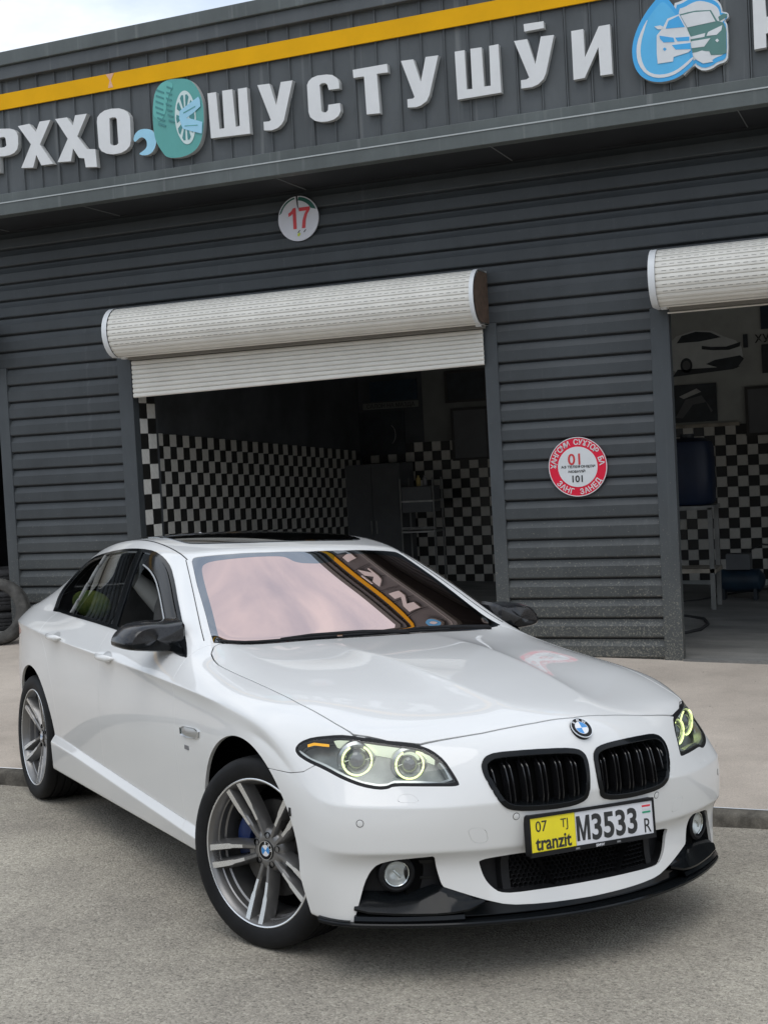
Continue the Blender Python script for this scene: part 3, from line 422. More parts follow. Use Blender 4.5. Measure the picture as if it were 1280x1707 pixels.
text_mb('АЗ ТЕЛЕФОНҲОИ',.018,1.25,lambda a,c,tt:(a+.005,-.011+.002*tt,c+.002),bold=.03).build('small_words',Mink,t,smooth=0,fix=False); text_mb('МОБИЛӢ',.018,1.2,lambda a,c,tt:(a-.008,-.011+.002*tt,c-.036),bold=.03).build('small_words',Mink,t,smooth=0,fix=False)
# ---------------------------------------------------------------- things in and around the bays
M_rub=mat('tyre_rubber',(.025,.025,.026),.75,var=(12,.35),bump=(60,.3,.003)); M_rubd=mat('dusty_rubber',(.075,.073,.068),.8,spec=.2,var=(9,.5))
def loose_tyre(label,loc,rot,R=.305,w=.20,m=M_rubd,group=None):
    t=thing('tyre',label,'tyre',loc,group=group); t.rotation_euler=rot
    pr=[(R*.66,-w*.36),(R*.68,-w*.45),(R*.76,-w*.5),(R*.9,-w*.49),(R*.97,-w*.42),(R,-w*.33)]
    for g in (-.2,-.02,.16): pr+=[(R,w*g-w*.02),(R*.975,w*g),(R*.975,w*g+w*.05),(R,w*g+w*.07)]
    pr+=[(R,w*.33),(R*.97,w*.42),(R*.9,w*.49),(R*.76,w*.5),(R*.68,w*.45),(R*.66,w*.36),(R*.70,w*.3),(R*.93,w*.3),(R*.93,-w*.3),(R*.70,-w*.3)]
    b=MB(); b.lathe(pr,56,close=True); b.build('casing',m,t,smooth=35)
    b=MB()
    for i in range(44):
        a=2*math.pi*i/44; c,s=math.cos(a),math.sin(a); 
        for s2 in (-1,1): b.add([((R*.985)*c-.004*s,s2*w*.34,(R*.985)*s+.004*c),((R*.985)*c+.004*s,s2*w*.34,(R*.985)*s-.004*c),((R*1.012)*c+.004*s,s2*w*.22,(R*1.012)*s-.004*c),((R*1.012)*c-.004*s,s2*w*.22,(R*1.012)*s+.004*c),((R*.98)*c-.004*s,s2*w*.12,(R*.98)*s+.004*c),((R*.98)*c+.004*s,s2*w*.12,(R*.98)*s-.004*c)],[(0,1,2,3),(3,2,5,4)])
    tag(b.build('tread_blocks',m,t,smooth=0),kind='stuff'); return t
loose_tyre('dusty worn tyre leaning on the wall behind the white car',(-6.16,4.93,.27+.296),(math.radians(-8),0,math.radians(24)))
for k in range(3): loose_tyre(['lowest','middle','topmost'][k]+' black tyre of the stack added as dark backing inside the far left bay',(-6.68,5.80,.275+.11+.205*k),(math.pi/2,0,k*.8),.31,.2,M_rub,'tyres stacked as dark backing in the far left bay')  # stack added behind the leaning tyre so its opening looks dark
M_cab=mat('cabinet_grey',(.10,.105,.11),.5,var=(3,.15)); M_met=mat('grey_steel',(.35,.35,.34),.4,.6,var=(10,.2)); M_wsteel=mat('white_steel',(.19,.19,.18),.5,var=(8,.2)); M_dk=mat('dark_print',(.02,.026,.032),.5,var=(6,.5)); M_navy=mat('navy_print',(.010,.026,.045),.5,var=(5,.4)); M_wood=mat('worn_board',(.30,.27,.22),.7,var=(6,.35))
zf=lambda x:.117-.0285*(clampx(x)+.08)
t=thing('tool_cabinet','tall dark grey metal cabinet in the back corner of the chequered bay','cabinet',(-4.5,10.2,zf(-4.5)))
b=MB(); b.box(-.37,.35,-.2,.28,0,1.47); b.build('carcass',M_cab,t,smooth=0)
for x0,x1 in ((-.36,-.012),(-.006,.34)): b=MB(); b.box(x0,x1,-.215,-.2,.03,1.44); b.build('door',M_cab,t,smooth=0)
for x in (-.04,.03): b=MB(); b.box(x,x+.012,-.235,-.215,.62,.78); b.build('handle',M_met,t,smooth=0)
t=thing('tool_trolley','white framed tool trolley beside the cabinet, with a dark drawer box','trolley',(-3.8,9.8,zf(-3.8)))
for x in (-.21,.20):
    for y in (-.15,.15): b=MB(); b.tube([(x,y,.04),(x,y,1.30)],.011,8); b.build('frame_post',M_wsteel,t)
for z in (.66,1.02): b=MB(); b.box(-.21,.20,-.16,.16,z,z+.02); b.build('shelf',M_met,t,smooth=0)
b=MB(); b.box(-.19,.18,-.15,.15,.90,1.20); b.build('drawer_box',M_cab,t,smooth=0); b=MB(); b.box(-.21,.20,-.17,-.155,.70,.73); b.build('rail',M_wsteel,t,smooth=0)
for x in (-.2,.19):
    for y in (-.15,.15): b=MB(); b.lathe([(0,-.015),(.04,-.015),(.04,.015),(0,.015)],16); b.v=[(q[0]+x,q[1]+y,q[2]+.04) for q in b.v]; b.build('castor',M_rub,t)
for x,c,l in ((-.03,(.5,.38,.12),'small yellow can'),(.05,(.25,.25,.26),'small grey bottle')):
    b=MB(); b.lathe([(0,0),(.026,0),(.026,.09),(.012,.105),(.012,.125),(0,.125)],14); o=b.build('can',mat('can_'+l.split()[1],c,.4,var=(9,.1)),None); o.rotation_euler=(math.pi/2,0,0); o.location=(-3.8+x,9.8,zf(-3.8)+1.205); tag(o,l+' on top of the tool trolley','can')
def wallpic(name,label,cat,x0,x1,z0,z1,m,frame=None,y=10.53,d=.02,extra=None):
    t=thing(name,label,cat,((x0+x1)/2,y,z0)); w_=(x1-x0)/2; h=z1-z0
    b=MB(); b.box(-w_,w_,-d,0,0,h); b.build('panel',m,t,smooth=0)
    if frame:
        for q in ((-w_-.03,w_+.03,-d-.015,0,-.03,0),(-w_-.03,w_+.03,-d-.015,0,h,h+.03),(-w_-.03,-w_,-d-.015,0,0,h),(w_,w_+.03,-d-.015,0,0,h)): b=MB(); b.box(*q); b.build('frame_rail',frame,t,smooth=0)
    if extra: extra(t,w_,h)
    return t
M_fr=mat('dark_frame',(.03,.028,.027),.5,var=(6,.2))
wallpic('wall_banner','navy blue ribbon banner high on the back wall of the chequered bay','banner',-4.69,-4.06,2.49,2.74,M_navy)
def words(t,w_,h): text_mb('САЛОН НА МАЗДА',.05,1,lambda a,c,tt:(a,-.008+.004*tt,c+h/2),bold=.02).build('words',Mink,t,smooth=0,fix=False)
wallpic('lettered_strip','pale strip with black lettering under the navy banner','sign',-4.80,-4.05,2.395,2.475,M_paper2,extra=words,d=.006)
def dial(t,w_,h):
    b=MB(); b.tube([(.12+.10*math.cos(a),-.024,.25+.13*math.sin(a)) for a in [math.radians(-60+i*12) for i in range(11)]],.004,6); b.build('arc_print',M_met,t)
wallpic('wall_poster','large black poster above the cabinet','poster',-4.93,-4.25,1.82,2.36,M_dk,extra=dial)
wallpic('framed_picture','dark framed picture near the ceiling left of the door post','picture',-3.66,-3.19,2.44,2.77,M_dk,M_fr)
wallpic('notice_board','dark board in a black frame hung on the tiles behind the saloon roof','board',-3.60,-3.18,1.73,2.31,M_cab,M_fr)
# printed car mural on the back wall of the right bay (flat print)
def P2(x,z,pts,s): return [(x+a*s,z+b*s) for a,b in pts]
t=thing('car_mural','printed picture of a white car on the back wall of the right bay','mural',(-.565,10.53,2.55)); M_mc=mat('mural_white',(.50,.52,.51),.7,var=(8,.08))
mur=lambda n,P,y,m:plate2(n,[(a-.565,b+2.55) for a,b in P],10.53-y,.003,m,t,t.location)
mur('car_print',[(-.42,.10),(-.42,.34),(-.30,.44),(-.10,.49),(.10,.47),(.22,.40),(.36,.34),(.42,.26),(.43,.16),(.36,.07),(-.10,.02),(-.30,.02)],.004,M_mc)
mur('glass_print',[(-.30,.36),(-.24,.44),(-.08,.475),(.08,.455),(.20,.39),(-.05,.36)],.006,M_dk); mur('grille_print',[(-.02,.27),(.10,.25),(.28,.24),(.40,.27),(.41,.32),(.25,.28),(.08,.29),(-.02,.31)],.006,M_dk); mur('intake_print',[(.02,.10),(.12,.14),(.40,.17),(.44,.13),(.36,.03),(.18,.04)],.006,M_dk); mur('shadow_print',[(-.36,-.02),(.32,.02),(.40,.05),(-.30,.06)],.008,M_dk)
for c,r,m in ((0,.085,M_dk),(0,.055,M_cab)): mur('wheel_print',[(-.20+r*.8*math.cos(a),.10+r*math.sin(a)) for a in [i*math.pi/12 for i in range(24)]],.008+.001*(r<.06),m)
mur('tyre_print',[(-.50,-.12),(-.42,-.14),(-.37,-.05),(-.37,.30),(-.44,.36),(-.50,.2)],.007,M_dk)
def moto(t,w_,h):
    for P,m in (([(-.2,.06),(-.12,.05),(0,.2),(.15,.22),(.2,.10),(.22,.12),(.1,.3),(-.08,.26)],M_cab),([(-.15,.30),(.05,.38),(.1,.34),(-.1,.27)],M_met)): plate2('bike_print',P,-.024,.003,m,t,Vector((0,0,0)))
wallpic('motorcycle_poster','dark motorcycle poster under the white car mural','poster',-.98,-.44,2.0,2.43,M_dk,extra=moto)
wallpic('wooden_ledge','worn wooden ledge along the top of the tiles in the right bay','ledge',-1.25,-.2,1.935,1.975,M_wood,d=.06)
def hu(t,w_,h): text_mb('ХУНДАЙ',.09,1,lambda a,c,tt:(a,-.008+.004*tt,c+h/2),align='LEFT',bold=.02).build('words',Mink,t,smooth=0,fix=False)
wallpic('wall_lettering','black word on the wall cut off by the right photo edge','lettering',-.02,.02,2.84,2.94,M_paper,extra=hu,d=.004)
b=MB(); b.box(-.125,-.075,10.515,10.53,2.80,2.95); tag(b.build('black_tab',M_dk),'small black upright tab before the wall lettering','tab')
wallpic('dark_poster','dark blue poster at the top right edge of the right bay','poster',.075,.6,2.99,3.24,M_navy); wallpic('black_poster','black poster below the wall lettering','poster',.07,.6,2.50,2.82,M_dk)
wallpic('framed_board','grey board in a thick black frame on the right bay wall','board',-.10,.5,1.84,2.33,M_cab,M_fr)
t=thing('water_tank','dark blue plastic tank on a white metal stand in the right bay','tank',(-.46,8.5,zf(-.4)+1.03)); b=MB()
rows=[]
for z,s in ((0,.9),(.03,1),(.30,1.02),(.55,1),(.62,.92),(.66,.6)): rows.append([( (abs(math.cos(a))**.6*(1 if math.cos(a)>0 else -1))*.25*s,(abs(math.sin(a))**.6*(1 if math.sin(a)>0 else -1))*.22*s,z) for a in [2*math.pi*i/32 for i in range(32)]])
b.grid(rows,cv=True); b.add(rows[-1],[tuple(range(32))]); b.build('tank_shell',mat('tank_blue',(.003,.011,.034),.5,var=(3,.2)),t,smooth=40)
b=MB(); b.lathe([(0,-.02),(.07,-.02),(.07,.02),(0,.02)],20); o=b.build('cap',M_dk,t); o.rotation_euler=(math.pi/2,0,0); o.location=(0,0,.68)
t=thing('tank_stand','white angle iron stand under the blue tank','stand',(-.46,8.5,zf(-.4)))
for x in (-.24,.20):
    for y in (-.2,.2): b=MB(); b.box(x,x+.045,y-.02,y+.02,0,1.0); b.build('leg',M_wsteel,t,smooth=0)
for z in (.98,.36): b=MB(); b.box(-.25,.26,-.22,.22,z,z+.04); b.build('shelf',M_wsteel if z>.5 else M_wood,t,smooth=0)
t=thing('air_compressor','small dark blue compressor on the floor by the tank stand','compressor',(-.10,9.2,zf(0)))
b=MB(); b.lathe([(0,-.26),(.06,-.25),(.12,-.2),(.12,.2),(.06,.25),(0,.26)],24); o=b.build('air_tank',M_navy,t); o.rotation_euler=(0,0,math.pi/2); o.location=(0,0,.2)
b=MB(); b.box(-.12,.12,-.09,.09,.32,.48); b.build('motor',M_cab,t,smooth=0)
for x in (-.16,.16): b=MB(); b.box(x-.015,x+.015,-.1,.1,0,.12); b.build('foot',M_dk,t,smooth=0)
def hose(name,label,pts,r,m,cat='hose'):
    b=MB(); b.tube(pts,r,8); tag(b.build(name,m,smooth=60),label,cat)
zz=zf(-.3)+.012
hose('floor_hose','black hose lying in a loop on the garage floor behind the post',[(-.62,6.9,zz),(-.45,6.62,zz),(-.25,6.60,zz),(-.14,6.85,zz),(-.13,7.2,zz),(-.22,7.55,zz),(-.42,7.75,zz),(-.7,7.8,zz)],.014,M_rub)
hose('long_hose','thin black cable trailing along the floor to the back of the right bay',[(-.75,8.8,zz),(-.5,9.0,zz),(-.25,9.6,zz),(.05,10.0,zz),(.5,10.3,zz)],.010,M_rub)
hose('air_line','thin black air line looping from the compressor',[(-.0,9.2,.62),(.12,9.3,.68),(.25,9.3,.66),(.4,9.3,.52),(.6,9.3,.3),(.9,9.3,.14)],.009,M_rub)
b=MB(); b.lathe([(0,-.01),(.07,-.01),(.07,.01),(0,.01)],20); o=b.build('drain_cover',M_dk); o.rotation_euler=(math.pi/2,0,0); o.location=(-.42,7.0,zz-.004); tag(o,'small round black drain cover inside the hose loop','drain cover')

# grit swept against the kerb and scattered small stones
rg=random.Random(11); b=MB()
for i in range(900):
    x=rg.uniform(-5,3.2); 
    if i<650: y=kerb_y(x)-.02-abs(rg.gauss(0,.05)); z=road_z(x,y)
    elif i<780: x=rg.uniform(-2,4); y=rg.uniform(-3.5,1.2); z=road_z(x,y)
    else: y=rg.uniform(1.6,5.2); z=pave_z(x,y)
    s_=rg.uniform(.002,.0065)*(1.4 if rg.random()<.06 else 1); a=rg.random()*3; c,d=math.cos(a)*s_,math.sin(a)*s_; h=s_*rg.uniform(.5,.9)
    b.add([(x+c,y+d,z),(x-d,y+c,z),(x-c,y-d,z),(x+d,y-c,z),(x+c*.3,y+d*.4,z+h)],[(0,1,4),(1,2,4),(2,3,4),(3,0,4)])
tag(b.build('gravel',mat('grit_stone',(.30,.275,.235),.9,var=(90,.5)),None,smooth=0,fix=False),'loose grit along the kerb and small stones on the ground','gravel',kind='stuff')
b=MB(); b.prism([[(-4.490,5.100),(-4.410,5.100),(-4.445,5.045),(-4.425,4.985),(-4.475,4.985),(-4.455,5.045)]],lambda a,c,tt:(a,4.7135+.002*tt,c)); b.build('stripe_joint',mat('faded_stripe',(.72,.42,.28),.6,var=(9,.1)),BLD,smooth=0)
# ---- car body base surface (half, y>=0), rows x columns control cage
def body_cage():
    # S levels 0..9 (sill to belt), T levels 10..14 (towards centre line)
    R=[]
    # rows along the side: x, ymax, [z levels], belt(x,y,z), T9..T13
    def side(x, y7, z7, belt, T, arch=0.0, yb=None, low=0.0, dx=0.0):
        y=y7; bx,by,bz=belt; zc=max(.30,min(.40,.307-.0485*(x+.53)))
        S=[(x,y-.09,.205+low),(x,y-.022,.232+low),(x,y-.010,zc-.022),(x,y-.034,zc+.012),(x,y-.022+arch*.3,.50),(x,y-.001+arch,.68),
           (x+dx,y-.015+arch*.5,z7-.046),(x+dx,y,z7),((x+bx)/2,(y*.6+by*.4)+.004,z7*.55+bz*.45),belt]
        return S+T
    rows=[]
    # rear wrap rows (centre line first): y, top point
    def rear(y, xt, zt, top, k):
        S=[(xt+.10,y,.24),(xt+.03,y,.26),(xt,y,.36),(xt-.005,y,.42),(xt-.01,y,.52),(xt-.012,y,.66),(xt+.0,y,.78),(xt+.0,y,.86),(xt+.005,y,.96),top]
        return S
    tail=[(-3.80,.635,1.025),(-3.91,.57,1.045),(-3.99,.50,1.055),(-4.045,.36,1.062),(-4.05,.2,1.064),(-4.05,0,1.065)]
    rows.append(('w',rear(0,-4.075,0,tail[5],0)))
    rows.append(('w',rear(.2,-4.072,0,tail[4],0)))
    rows.append(('w',rear(.40,-4.06,0,tail[3],0)))
    rows.append(('w',rear(.57,-3.99,0,tail[2],0)))
    rows.append(('w',rear(.63,-3.93,0,tail[1],0)))
    # rear corner row
    rows.append(('s',[(-3.72,.66,.24),(-3.77,.71,.26),(-3.80,.735,.36),(-3.80,.738,.42),(-3.80,.742,.52),(-3.80,.742,.66),(-3.80,.735,.80),(-3.80,.715,.90),(-3.80,.68,.97),tail[0]]+tail[1:]))
    def row(*a,**k): rows.append(('s',side(*a,**k)))
    row(-3.60,.815,.950,(-3.60,.735,1.030),[(-3.61,.665,1.048),(-3.65,.575,1.066),(-3.70,.40,1.08),(-3.70,.2,1.085),(-3.70,0,1.087)])
    row(-3.40,.872,.957,(-3.40,.77,1.036),[(-3.42,.70,1.085),(-3.44,.59,1.115),(-3.42,.40,1.128),(-3.41,.2,1.135),(-3.40,0,1.138)],arch=.006)
    row(-3.18,.906,.957,(-3.18,.785,1.036),[(-3.21,.650,1.170),(-3.23,.565,1.215),(-3.18,.38,1.25),(-3.15,.2,1.265),(-3.14,0,1.27)],arch=.008)
    row(-2.93,.924,.950,(-2.90,.775,1.036),[(-2.96,.636,1.268),(-2.95,.570,1.318),(-2.90,.38,1.360),(-2.88,.2,1.378),(-2.87,0,1.385)],arch=.008)
    row(-2.62,.926,.932,(-2.62,.818,1.040),[(-2.66,.640,1.342),(-2.64,.575,1.396),(-2.62,.38,1.422),(-2.61,.2,1.435),(-2.60,0,1.440)])
    row(-2.25,.927,.918,(-2.25,.845,1.036),[(-2.27,.648,1.388),(-2.26,.583,1.436),(-2.25,.40,1.452),(-2.25,.2,1.461),(-2.25,0,1.464)])
    row(-1.85,.927,.908,(-1.85,.854,1.026),[(-1.87,.650,1.403),(-1.86,.583,1.438),(-1.84,.40,1.450),(-1.83,.2,1.458),(-1.83,0,1.460)])
    row(-1.45,.927,.897,(-1.47,.857,1.010),[(-1.545,.662,1.372),(-1.47,.570,1.372),(-1.415,.40,1.388),(-1.385,.2,1.394),(-1.375,0,1.395)])
    row(-1.08,.926,.886,(-1.08,.858,.990),[(-1.13,.748,1.190),(-1.10,.655,1.190),(-1.06,.45,1.198),(-1.035,.24,1.203),(-1.03,0,1.205)])
    row(-.74,.925,.873,(-.74,.853,.968),[(-.755,.800,.986),(-.775,.724,1.006),(-.738,.50,1.010),(-.714,.26,1.0135),(-.707,0,1.0145)])
    row(-.44,.926,.862,(-.44,.850,.930),[(-.44,.780,.942),(-.44,.69,.970),(-.43,.35,.987),(-.42,.268,.999),(-.41,0,.999)])
    row(-.20,.930,.850,(-.20,.852,.902),[(-.20,.785,.914),(-.20,.69,.944),(-.19,.33,.973),(-.18,.25,.987),(-.17,0,.988)],arch=.006)
    row(.02,.928,.832,(.02,.848,.880),[(.02,.778,.896),(.02,.68,.918),(.04,.31,.945),(.05,.235,.959),(.05,0,.960)],arch=.008)
    row(.20,.918,.802,(.19,.835,.855),[(.21,.760,.868),(.22,.66,.887),(.25,.285,.912),(.27,.213,.926),(.28,0,.927)],arch=.006,dx=.01)
    # corner row and front wrap rows
    T=[(.385,.775,.815),(.505,.690,.797),(.605,.555,.785),(.672,.365,.806),(.716,.145,.830),(.734,0,.838)]
    rows.append(('s',[(.36,.80,.190),(.42,.862,.208),(.425,.872,.32),(.43,.876,.39),(.435,.880,.46),(.445,.880,.53),(.440,.873,.60),(.40,.862,.68),(.385,.825,.765),T[0]]+[(.46,.70,.815),(.53,.57,.820),(.56,.245,.857),(.575,.168,.871),(.58,0,.873)]))
    rows.append(('s',[(.46,.77,.190),(.535,.825,.208),(.540,.834,.32),(.548,.838,.39),(.555,.840,.46),(.56,.842,.53),(.555,.836,.595),(.515,.812,.665),(.475,.765,.745),(.44,.745,.806)]+[(.505,.690,.797),(.605,.555,.785),(.672,.365,.806),(.716,.145,.830),(.734,0,.838)]))
    rows.append(('w',[(.53,.68,.186),(.605,.725,.204),(.608,.732,.32),(.615,.733,.39),(.625,.733,.46),(.63,.733,.53),(.622,.727,.59),(.585,.715,.655),(.55,.70,.735),T[1]]))
    rows.append(('w',[(.60,.56,.186),(.690,.58,.204),(.690,.58,.32),(.694,.58,.39),(.705,.58,.46),(.715,.58,.53),(.712,.58,.585),(.685,.575,.640),(.650,.568,.715),T[2]]))
    rows.append(('w',[(.68,.38,.184),(.770,.39,.202),(.762,.39,.31),(.760,.39,.38),(.768,.39,.46),(.782,.39,.53),(.790,.385,.59),(.778,.38,.65),(.735,.375,.735),T[3]]))
    rows.append(('w',[(.73,.18,.184),(.815,.18,.202),(.802,.18,.31),(.792,.18,.38),(.795,.18,.46),(.808,.18,.53),(.820,.175,.60),(.812,.165,.68),(.775,.155,.765),T[4]]))
    rows.append(('w',[(.75,0,.184),(.828,0,.203),(.815,0,.31),(.803,0,.38),(.803,0,.46),(.814,0,.53),(.828,0,.60),(.818,0,.685),(.780,0,.775),T[5]]))
    for k in range(len(rows)-7,len(rows)):
        q=rows[k][1]; f=.35 if k==len(rows)-7 else 1
        q[4]=(q[4][0],q[4][1],q[4][2]-.020*f); q[3]=(q[3][0]-.032*f,q[3][1],q[3][2]+.008*f); q[2]=(q[2][0]-.018*f,q[2][1],q[2][2])
    return rows
def body_mesh(level=4):
    rows=body_cage(); bm=bmesh.new(); grid={}; pos={}
    uvl=[]
    def vert(p):
        k=(round(p[0],4),round(p[1],4),round(p[2],4))
        if k not in pos: pos[k]=bm.verts.new(p)
        return pos[k]
    for i,(k,r) in enumerate(rows):
        for j,p in enumerate(r): grid[i,j]=vert(p)
    uv=bm.loops.layers.uv.new('g'); cr=bm.edges.layers.float.new('crease_edge')
    nS=10
    for i in range(len(rows)-1):
        a,b=rows[i],rows[i+1]
        n=min(len(a[1]),len(b[1]))
        for j in range(n-1):
            vs=[grid[i,j],grid[i+1,j],grid[i+1,j+1],grid[i,j+1]]
            us=[(i,j),(i+1,j),(i+1,j+1),(i,j+1)]
            q=[];w=[]
            for v_,u_ in zip(vs,us):
                if v_ not in q: q.append(v_); w.append(u_)
            if len(q)<3: continue
            f=bm.faces.new(q)
            for l,u_ in zip(f.loops,w): l[uv].uv=u_
    def crease(i0,j0,i1,j1,c):
        e=bm.edges.get((grid[i0,j0],grid[i1,j1])) if grid[i0,j0]!=grid[i1,j1] else None
        if e: e[cr]=c
    nr=len(rows)
    for i in range(5,18): 
        crease(i,2,i+1,2,.75); crease(i,3,i+1,3,.8)
    for i in range(5,17): crease(i,7,i+1,7,.92)
    for i in range(18,nr-1): crease(i,4,i+1,4,.8)
    for i in range(5,9): crease(i,9,i+1,9,.5)
    for i in range(0,nr-1): crease(i,1,i+1,1,.7)
    for i in range(18,nr-1): crease(i,6,i+1,6,.8)
    for i in range(8,15): crease(i,9,i+1,9,.45)
    for i in range(15,20): crease(i,13,i+1,13,.9)
    for j in range(11,14): crease(15,j,15,j+1,.9)
    for j in range(11,14): crease(13,j,13,j+1,.65)
    for j in range(9,14): crease(20,j,20,j+1,.3)
    for i in range(8,15): crease(i,11,i+1,11,.4)
    me=bpy.data.meshes.new('base'); bm.to_mesh(me); bm.free()
    ob=bpy.data.objects.new('base_tmp',me); bpy.context.scene.collection.objects.link(ob)
    mir=ob.modifiers.new('m','MIRROR'); mir.use_axis=(False,True,False); mir.merge_threshold=.0005; mir.use_clip=True
    m=ob.modifiers.new('s','SUBSURF'); m.levels=level; m.render_levels=level; m.quality=3; m.boundary_smooth='PRESERVE_CORNERS'
    dg=bpy.context.evaluated_depsgraph_get(); ev=ob.evaluated_get(dg).to_mesh()
    n=len(ev.vertices); V=np.empty(n*3); ev.vertices.foreach_get('co',V); V=V.reshape(-1,3)
    N=np.empty(n*3); ev.vertices.foreach_get('normal',N); N=N.reshape(-1,3)
    nl=len(ev.loops); li=np.empty(nl,int); ev.loops.foreach_get('vertex_index',li)
    luv=np.empty(nl*2); ev.uv_layers['g'].data.foreach_get('uv',luv); luv=luv.reshape(-1,2)
    UV=np.zeros((n,2)); UV[li]=luv
    Q=li.reshape(-1,4)
    ob.evaluated_get(dg).to_mesh_clear(); bpy.data.objects.remove(ob)
    if N[np.argmax(V[:,2]),2]<0: N=-N; Q=Q[:,::-1]
    T=np.concatenate([Q[:,[0,1,2]],Q[:,[0,2,3]]])
    return V,N,T,UV
# ---------------------------------------------------------------- the car: cutting tools
class Sh:
    def __init__(s,V,N,T,U): s.V,s.N,s.T,s.U=V,N,T,U
def clip(M,f):
    """part of M where f<0, cut exactly along f=0"""
    s=f<0; T=M.T; c=s[T].sum(1); keep=T[c==3]; out=[keep]; A=np.concatenate([M.V,M.N,M.U],1); newA=[]; base=len(A)
    mix=T[(c==1)|(c==2)]; 
    if len(mix):
        sm_=s[mix]; k=sm_.sum(1); odd=np.where(k==1,np.argmax(sm_,1),np.argmin(sm_,1)); r=np.arange(len(mix)); a=mix[r,odd]; b=mix[r,(odd+1)%3]; d=mix[r,(odd+2)%3]
        E=np.concatenate([np.stack([a,b],1),np.stack([a,d],1)]); Es=np.sort(E,1); key=Es[:,0].astype(np.int64)*(base+1)+Es[:,1]; u,ix,inv=np.unique(key,return_index=True,return_inverse=True); e=Es[ix]
        t=f[e[:,0]]/(f[e[:,0]]-f[e[:,1]]); nA=A[e[:,0]]*(1-t[:,None])+A[e[:,1]]*t[:,None]; ab=base+inv[:len(mix)]; ad=base+inv[len(mix):]
        o=k==1; out.append(np.stack([a,ab,ad],1)[o]); o=~o; out.append(np.stack([b,d,ad],1)[o]); out.append(np.stack([b,ad,ab],1)[o]); A=np.concatenate([A,nA])
    T2=np.concatenate(out)
    if len(T2)==0: return Sh(np.zeros((0,3)),np.zeros((0,3)),np.zeros((0,3),int),np.zeros((0,2)))
    T2=T2[(T2[:,0]!=T2[:,1])&(T2[:,1]!=T2[:,2])&(T2[:,0]!=T2[:,2])]
    u,inv=np.unique(T2,return_inverse=True); A=A[u]; N=A[:,3:6]; N=N/np.maximum(1e-9,np.linalg.norm(N,axis=1))[:,None]
    return Sh(A[:,:3],N,inv.reshape(-1,3),A[:,6:8])
def split(M,f,g=.0015): return clip(M,f+g),clip(M,-f+g)
def sdp(P,Q):
    """signed distance of points P (n,2) to polygon Q, negative inside"""
    Q=np.asarray(Q,float); d=np.full(len(P),1e9); ins=np.zeros(len(P),bool)
    for (a,b) in zip(Q,np.roll(Q,-1,0)):
        e=b-a; w_=P-a; t=np.clip((w_@e)/max(e@e,1e-12),0,1); d=np.minimum(d,((w_-t[:,None]*e)**2).sum(1))
        c=((a[1]>P[:,1])!=(b[1]>P[:,1])); 
        with np.errstate(divide='ignore',invalid='ignore'): xx=a[0]+(P[:,1]-a[1])*(b[0]-a[0])/(b[1]-a[1])
        ins^=c&(P[:,0]<xx)
    d=np.sqrt(d); return np.where(ins,-d,d)
def rnd(P,n=2,k=()):
    """round a polygon's corners (Chaikin), keeping the corners listed in k sharp"""
    P=[tuple(p)+(i in k,) for i,p in enumerate(P)]
    for _ in range(n):
        Q=[]
        for i in range(len(P)):
            p,a,b=P[i],P[i-1],P[(i+1)%len(P)]
            if p[2]: Q.append(p)
            else: Q+=[(p[0]*.78+a[0]*.22,p[1]*.78+a[1]*.22,False),(p[0]*.78+b[0]*.22,p[1]*.78+b[1]*.22,False)]
        P=Q
    return [(a,b) for a,b,_ in P]
def fpoly(M,poly,chart,dom=None):
    V=M.V; ay=np.abs(V[:,1]); P={'xz':lambda:np.stack([V[:,0],V[:,2]],1),'xy':lambda:np.stack([V[:,0],ay],1),'yz':lambda:np.stack([ay,V[:,2]],1),'sz':lambda:np.stack([.62*np.arctan2(ay-.35,V[:,0]-.1),V[:,2]],1)}[chart]()
    f=np.full(len(V),1.0); m=np.ones(len(V),bool) if dom is None else dom(V[:,0],ay,V[:,2],M.U[:,0],M.U[:,1])
    if m.any(): f[m]=sdp(P[m],poly)
    return f
def off(M,d): return Sh(M.V+M.N*d,M.N,M.T,M.U)
def half(M,s):
    c=M.V[M.T][:,:,1].mean(1); T=M.T[(c>0) if s>0 else (c<0)]; u,i=np.unique(T,return_inverse=True) if len(T) else (np.zeros(0,int),T)
    return Sh(M.V[u],M.N[u],i.reshape(-1,3),M.U[u])
def merge(*Ms):
    V,N,T,U=[],[],[],[]; b=0
    for m in Ms: V.append(m.V); N.append(m.N); T.append(m.T+b); U.append(m.U); b+=len(m.V)
    return Sh(np.concatenate(V),np.concatenate(N),np.concatenate(T),np.concatenate(U))
